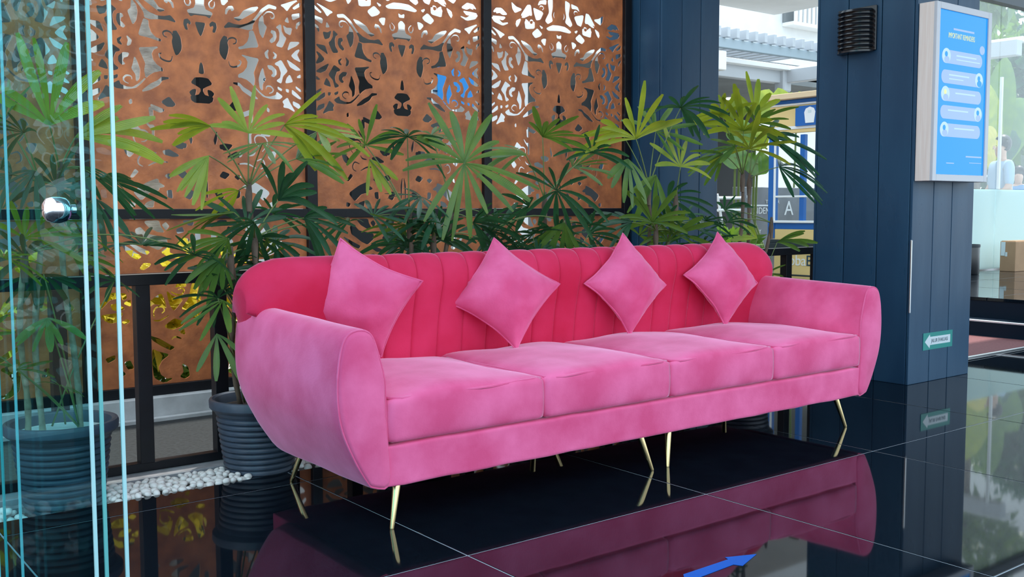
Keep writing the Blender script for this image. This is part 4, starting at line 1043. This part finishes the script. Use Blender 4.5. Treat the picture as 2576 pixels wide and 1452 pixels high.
yA = atx(1952, 400, KX).y; yC = atx(2005, 300, KX).y; yM = atx(2012, 400, KX).y; yD = atx(2024, 400, KX).y
kb(237, 251, M['kiosktan'], 'roof_board', -.10, .2)
kb(251, 261, M['kioskblue'], 'blue_band')
kb(261, 266, M['white'], 'white_trim', -.01, .05)
kb(266, 318, M['kioskyellow'], 'cream_panel', .0, .05)
kb(318, 326, M['white'], 'white_trim', -.01, .05)
kb(326, 335, M['kioskyellow'], 'cream_panel', .0, .05)
kb(335, 600, M['kioskblue'], 'corner_post', -.01, .05, ya=yA, yb=yfar)
kb(335, 556, M['white'], 'white_trim', -.02, -.005, ya=yA - .01, yb=yA + .015)
kb(340, 556, M['kioskblue'], 'window_post', .0, .05, ya=yD, yb=yM)
kb(492, 497, M['white'], 'window_bar', -.01, .03, yb=yA)
kb(555, 561, M['white'], 'window_sill', -.03, .05, yb=yA)
kb(561, 577, M['kioskblue'], 'blue_band', yb=yA)
kb(577, 604, M['kioskyellow'], 'cream_panel', yb=yA)
kb(604, 612, M['navytrim'], 'dark_plinth', -.01, .05)
kb(635, 700, M['kioskyellow'], 'front_panel', -.005, .045, yb=yA + .0)
kb(612, 635, M['navytrim'], 'counter_edge', -.02, .05)
kb(690, 694, M['navytrim'], 'panel_line', -.012, .0, yb=yA)
z0 = -0.02
MB().box((KX, ynear, z0), (KX + .05, yfar, atx(1990, 700, KX).z)).build('plinth', M['kiosktan'], ks)
MB().add([(KX + .02, ynear, atx(1990, 556, KX).z), (KX + .02, yA, atx(1990, 556, KX).z), (KX + .02, yA, atx(1990, 335, KX).z), (KX + .02, ynear, atx(1990, 335, KX).z)], [(0, 1, 2, 3)]).build('window_glass', M['glassclear'], ks, recalc=False)
MB().box((KX + 1.9, ynear, -.02), (KX + 1.95, yfar, atx(1990, 560, KX).z)).build('rear_panel', M['kioskyellow'], ks)
MB().box((KX + .0, ynear, atx(1990, 251, KX).z), (KX + 2.0, yfar, atx(1990, 247, KX).z)).build('roof', M['kiosktan'], ks)
MB().box((KX + 1.9, ynear, -.02), (KX + 1.96, ynear + .06, atx(1990, 247, KX).z)).build('rear_post', M['kioskblue'], ks)
zs0, zs1 = atx(2030, 316, KX).z, atx(2030, 266, KX).z
MB().box((KX - .03, ynear, zs0), (KX - .012, yC, zs1)).build('cup_sign', M['kioskblue'], ks)
cyc = atx(2042, 290, KX).y; hz = zs1 - zs0
cup = [(cyc + .052, zs0 + hz * .12), (cyc - .052, zs0 + hz * .12), (cyc - .068, zs0 + hz * .66), (cyc - .05, zs0 + hz * .84), (cyc, zs0 + hz * .93), (cyc + .05, zs0 + hz * .84), (cyc + .068, zs0 + hz * .66)]
MB().prism([(KX - .036, y, z) for y, z in cup], (.004, 0, 0)).build('cup_picture', M['white'], ks)
MB().box((KX - .038, cyc - .02, zs0 + hz * .62), (KX - .035, cyc + .02, zs0 + hz * .76)).build('cup_lid_mark', M['tape'], ks)
yt = atx(1968, 660, KX).y; zt2 = atx(1990, 667, KX).z
text('brand_lettering', 'Boba', 0.16, M['white'], ks, (KX - .008, yt, zt2), (0, -1, 0), (0, 0, 1), .004, sx=.95)
yt2 = atx(2028, 660, KX).y
text('brand_lettering', 'B', 0.16, M['ink'], ks, (KX - .008, yt2, zt2), (0, -1, 0), (0, 0, 1), .004, sx=.95)

sg = thing('residence_sign', (10.5, 7.8, 0), 'grey stone sign board with silver residence lettering behind the kiosk', 'sign')
a, b = bbox((1862, 470), (2058, 700), 7.8, .12)
MB().box((a[0], 7.8, -.02), (b[0], 7.92, b[2]), .006).build('sign_slab', M['signgrey'], sg)


def sgt(s, px_, pyb, hpx, sx=1.0, m='signwhite'):
    q = at(px_, pyb, 7.8); size = (at(px_, pyb - hpx, 7.8).z - q.z) / 0.70
    text('lettering', s, size, M[m], sg, (q.x, 7.796, q.z), (1, 0, 0), (0, 0, 1), .008, sx=sx)


sgt('RESIDENCE', 1880, 538, 16, 1.0); sgt('A', 1972, 541, 36, 1.05); sgt('TOWER', 1925, 512, 9, 1.2)
sgt('LOBBY', 1886, 587, 9, 1.1); sgt('MEETING', 1886, 610, 8, 1.1); sgt('1', 1876, 498, 7)
a2, b2 = bbox((1872, 515), (1935, 519), 7.79, .012); MB().box(a2, b2).build('sign_rule', M['signwhite'], sg)

hr = thing('hand_rail', (8, 7, 0), 'white tubular handrail on slanted posts beside the navy pillar', 'railing')
for py_ in (498, 529):
    p0 = at(1806, py_, 7.0); p1 = at(1868, py_, 7.0); MB().tube([p0, p1], .016, 8).build('bar', M['white'], hr, smooth=60)
q0 = at(1804, 488, 7.0); q1 = at(1816, 560, 7.0); MB().tube([q0, q1, (q1.x + .05, 7.0, -.02)], .014, 8).build('post', M['white'], hr, smooth=60)
q0 = at(1868, 490, 7.0); MB().tube([q0, (q0.x, 7.0, -.02)], .014, 8).build('post', M['white'], hr, smooth=60)

# broad-leaved plant behind the kiosk and low ferns
bp_ = thing('broadleaf_plant', (10, 7.4, -.02), 'plant with huge round lime leaves showing above the kiosk roof', 'plant')


def disc_leaf(c, r, nrm, m, parent):
    nrm = Vector(nrm).normalized(); u = nrm.cross(Vector((0, 0, 1))).normalized(); w = u.cross(nrm) * -1
    mb = MB(); mb.uv = [(.5, .5)]; mb.v = [Vector(c)]
    for k in range(28):
        a = 2 * math.pi * k / 28; q = r * (1 + .04 * math.sin(6 * a)) * (.72 if k == 21 else 1)
        mb.v.append(Vector(c) + u * q * math.cos(a) + w * q * math.sin(a) - nrm * .1 * r * (1 + math.sin(3 * a))); mb.uv.append((.5 + .5 * math.cos(a), .5 + .5 * math.sin(a)))
    mb.f = [(0, 1 + k, 1 + (k + 1) % 28) for k in range(28)]
    return mb.build('leaf', m, parent, smooth=180, recalc=False)


for px_, py_, r, Y, mm in ((1950, 262, .24, 7.9, 'leaf0'), (2005, 262, .20, 8.2, 'leaf0'), (1862, 330, .15, 7.3, 'leaf1'), (1900, 345, .16, 7.35, 'leaf0'), (1850, 395, .14, 7.3, 'leaf1'), (1905, 410, .15, 7.3, 'leaf1')):
    c = at(px_, py_, Y); disc_leaf(c, r, (-.6, -.7, .35), M[mm], bp_)
    MB().tube([c, (c.x + .1, Y + .1, c.z * .5), (10.0, 7.65, -.02)], .014, 6).build('stalk', M['petiole'], bp_, smooth=60)
fl_ = ['feathery green plant at the foot of the navy pillar by the handrail', 'feathery green plant in front of the grey residence sign']
for k, (px_, Y) in enumerate(((1822, 6.6), (1850, 7.0))):
    q = at(px_, 600, Y); s = thing('fern', (q.x, Y, -.02), fl_[k], 'plant')
    leafblob('leaves', M['leaf1'], s, (q.x, Y, .36), .22, .22, .36, 260, .22, 80 + k, .5)
    MB().tube([(q.x, Y, -.02), (q.x, Y, .4)], .012, 6).build('stem', M['cane'], s)

# garden beyond the right-hand glazing
def banana(px_, Y, label, leaves, seed):
    r_ = random.Random(seed); q = at(px_, 480, Y); t = thing('banana_plant', (q.x, Y, -.02), label, 'plant')
    MB().tube([(q.x, Y, -.02), (q.x + .03, Y, .9), (q.x, Y, 1.7)], [.11, .09, .05], 10).build('stem', M['petiole'], t, smooth=60)
    for tx, ty, wid, mm in leaves:
        c0 = Vector((q.x, Y, 1.6)); tip = at(tx, ty, Y - .1); mb = MB(); mb.uv = []
        mid = c0.lerp(tip, .5) + Vector((0, 0, .35))
        for k in range(12):
            s_ = k / 11; p_ = c0 * (1 - s_) ** 2 + mid * 2 * s_ * (1 - s_) + tip * s_ * s_
            d = (tip - c0).normalized(); sd = d.cross(TOCAM).normalized() * wid * math.sin(math.pi * min(1, .06 + .94 * s_)) ** .7
            mb.v += [p_ - sd, p_ + TOCAM * .03, p_ + sd]; mb.uv += [(0, s_), (.5, s_), (1, s_)]
        mb.f = [(k * 3 + c, k * 3 + c + 1, k * 3 + c + 4, k * 3 + c + 3) for k in range(11) for c in (0, 1)]
        mb.build('leaf', M[mm], t, smooth=180, recalc=False)


banana(2500, 8.2, 'banana plant with a wide yellow-green leaf outside the glazing, next to the notice box', [(2440, 190, .30, 'leaf0'), (2590, 250, .34, 'leaf1'), (2560, 330, .26, 'leaf2'), (2460, 330, .2, 'leafdry'), (2530, 140, .25, 'leaf1')], 1)
banana(2610, 8.9, 'banana plant with dark leaves outside the glazing at the photo edge', [(2540, 290, .30, 'leaf2'), (2620, 190, .35, 'leaf1'), (2560, 380, .25, 'leaf2'), (2700, 260, .3, 'leaf1')], 2)
gl_ = ['low leafy tree crown outside the glazing just right of the notice box, nearest the glass', 'feathery green tree crown outside the glazing high above the notice box', 'thick green tree close outside the glazing past the photo edge, nearest the corner', 'second thick tree outside the glazing past the photo edge', 'third thick tree outside the glazing past the photo edge', 'leafy tree crown high outside the glazing beside the notice box', 'spreading green tree outside the glazing, farther off', 'dense green bush outside the glazing behind the standing people', 'tall green tree beyond the glazing past the photo edge', 'wide green tree beyond the glazing, far past the photo edge']
for k, (px_, py_, Y, rx, rz, mm, n) in enumerate(((2500, 330, 8.9, .7, .35, 'leaf1', 420), (2470, -60, 8.8, 1.1, .7, 'leaf1', 600), (2660, 200, 8.3, 1.1, .9, 'leaf2', 900), (2800, 240, 8.0, 1.2, 1.0, 'leaf1', 900), (2960, 160, 8.4, 1.3, 1.2, 'leaf2', 900), (2530, 120, 12.0, 1.6, .45, 'leaf1', 500), (2640, 60, 14.0, 2.2, 1.4, 'leaf2', 700), (2560, 410, 9.6, .9, .55, 'leaf2', 500), (2760, 120, 13.0, 2.0, 1.8, 'leaf1', 700), (2950, 200, 12.0, 2.2, 1.8, 'leaf1', 700))):
    q = at(px_, py_, Y); s = thing('tree' if k != 7 else 'bush', (q.x, Y, -.02), gl_[k], 'tree' if k != 7 else 'bush')
    leafblob('foliage', M[mm], s, q, rx, .8, rz, n, .30, 200 + k)
    MB().tube([(q.x, Y, -.02), (q.x + .05, Y, q.z)], [.09, .05], 8).build('trunk', M['cane'], s, smooth=60)


def person(px_, Y, H_, label, shirt, face):
    """one skinned body with head, clothing as children"""
    q = at(px_, 470, Y); s = H_ / 1.65; bx_, by_ = q.x, Y; z0 = 0.0
    f = Vector(face).normalized(); r = Vector((-f.y, f.x, 0))
    g = Vector((bx_, by_, z0))
    J = {}
    def P(a, b, c): return g + (r * a + f * b + Vector((0, 0, c))) * s
    J = dict(pelvis=P(0, 0, .92), belly=P(0, .01, 1.06), chest=P(0, .0, 1.25), neck=P(0, -.01, 1.39), chin=P(0, .03, 1.46), skull=P(0, .01, 1.56))
    E_ = [('pelvis', 'belly', ), ('belly', 'chest'), ('chest', 'neck'), ('neck', 'chin'), ('chin', 'skull')]
    R_ = dict(pelvis=.125, belly=.115, chest=.13, neck=.05, chin=.065, skull=.085)
    for sd, k in ((1, 'l'), (-1, 'r')):
        J.update({k + 'sh': P(.17 * sd, 0, 1.33), k + 'el': P(.22 * sd, .02, 1.07), k + 'wr': P(.17 * sd, .16, .93), k + 'ha': P(.14 * sd, .22, .92), k + 'hip': P(.09 * sd, 0, .86), k + 'kn': P(.10 * sd, .02, .47), k + 'an': P(.10 * sd, -.02, .08), k + 'to': P(.11 * sd, .14, .03)})
        E_ += [('chest', k + 'sh'), (k + 'sh', k + 'el'), (k + 'el', k + 'wr'), (k + 'wr', k + 'ha'), ('pelvis', k + 'hip'), (k + 'hip', k + 'kn'), (k + 'kn', k + 'an'), (k + 'an', k + 'to')]
        R_.update({k + 'sh': .06, k + 'el': .043, k + 'wr': .03, k + 'ha': .035, k + 'hip': .095, k + 'kn': .06, k + 'an': .042, k + 'to': .035})
        for i in range(5):
            J[k + 'f%d' % i] = P((.14 - .03 + .015 * i) * sd, .28 + (.02 if i in (1, 2, 3) else -.01), .90); E_.append((k + 'ha', k + 'f%d' % i)); R_[k + 'f%d' % i] = .009
    t = thing('person', (bx_, by_, z0), label, 'person')
    ks_ = list(J); me = bpy.data.meshes.new('body'); me.from_pydata([tuple(J[k] - g) for k in ks_], [(ks_.index(a), ks_.index(b)) for a, b in E_], [])

    def skinned(name, keys, m, grow, cut=None):
        kk = [k for k in ks_ if k in keys]
        me = bpy.data.meshes.new(name); me.from_pydata([tuple(J[k] - g) for k in kk], [(kk.index(a), kk.index(b)) for a, b in E_ if a in kk and b in kk], [])
        o = bpy.data.objects.new(name, me); COL.objects.link(o)
        md = o.modifiers.new('skin', 'SKIN'); o.modifiers.new('sub', 'SUBSURF').levels = 2
        if not me.skin_vertices:
            bmx = bmesh.new(); bmx.from_mesh(me); bmx.verts.layers.skin.verify(); bmx.to_mesh(me); bmx.free()
        for i, k in enumerate(kk):
            me.skin_vertices[0].data[i].radius = (R_[k] * s * grow, R_[k] * s * grow); me.skin_vertices[0].data[i].use_root = (i == 0)
        dg = bpy.context.evaluated_depsgraph_get(); nm = bpy.data.meshes.new_from_object(o.evaluated_get(dg)); bpy.data.objects.remove(o); nm.name = name
        nm.materials.clear(); nm.materials.append(m); nm.shade_smooth()
        ob = bpy.data.objects.new(name, nm); COL.objects.link(ob); ob.parent = t; ob.location = (0, 0, 0); WLOC[ob] = g
        return ob
    skinned('body', ks_, M['skin'], 1.0)
    skinned('shirt', ['pelvis', 'belly', 'chest', 'lsh', 'rsh', 'lel', 'rel'], M[shirt], 1.16)
    skinned('trousers', ['pelvis', 'lhip', 'rhip', 'lkn', 'rkn', 'lan', 'ran'], M['trousers'], 1.12)
    bm = bmesh.new(); bmesh.ops.create_uvsphere(bm, u_segments=18, v_segments=12, radius=1.0)
    c = J['skull']
    for v_ in bm.verts:
        co = v_.co; fr = co.x
        p_ = c + f * (co.x * .098 * s - .012 * s) + r * (co.y * .09 * s) + Vector((0, 0, co.z * .11 * s + .015 * s))
        if fr > .25 and co.z < .45: p_ = p_ - f * (.07 * s)
        v_.co = p_
    MB().bm(bm).build('hair', M['hair'], t, smooth=180)
    for sd in (1, -1):
        MB().lathe(tuple(J['skull'] + f * .082 * s + r * (.03 * sd * s) - Vector((0, 0, .012 * s))), [(.002, -.006), (.009, 0), (.002, .006)], 8).build('eye', M['hair'], t)
    MB().prism([J['skull'] + f * .08 * s + r * .012 * s - Vector((0, 0, .05 * s)), J['skull'] + f * .08 * s - r * .012 * s - Vector((0, 0, .05 * s)), J['skull'] + f * .08 * s - Vector((0, 0, .01 * s))], f * .022 * s).build('nose', M['skin'], t)


person(2519, 7.0, 1.95, 'person in a pale blue shirt standing sideways beyond the frosted glass', 'shirt', (-.8, .6, 0))
person(2562, 7.4, 1.58, 'shorter dark-haired person in a blue shirt beyond the frosted glass', 'shirt2', (-.9, -.3, 0))
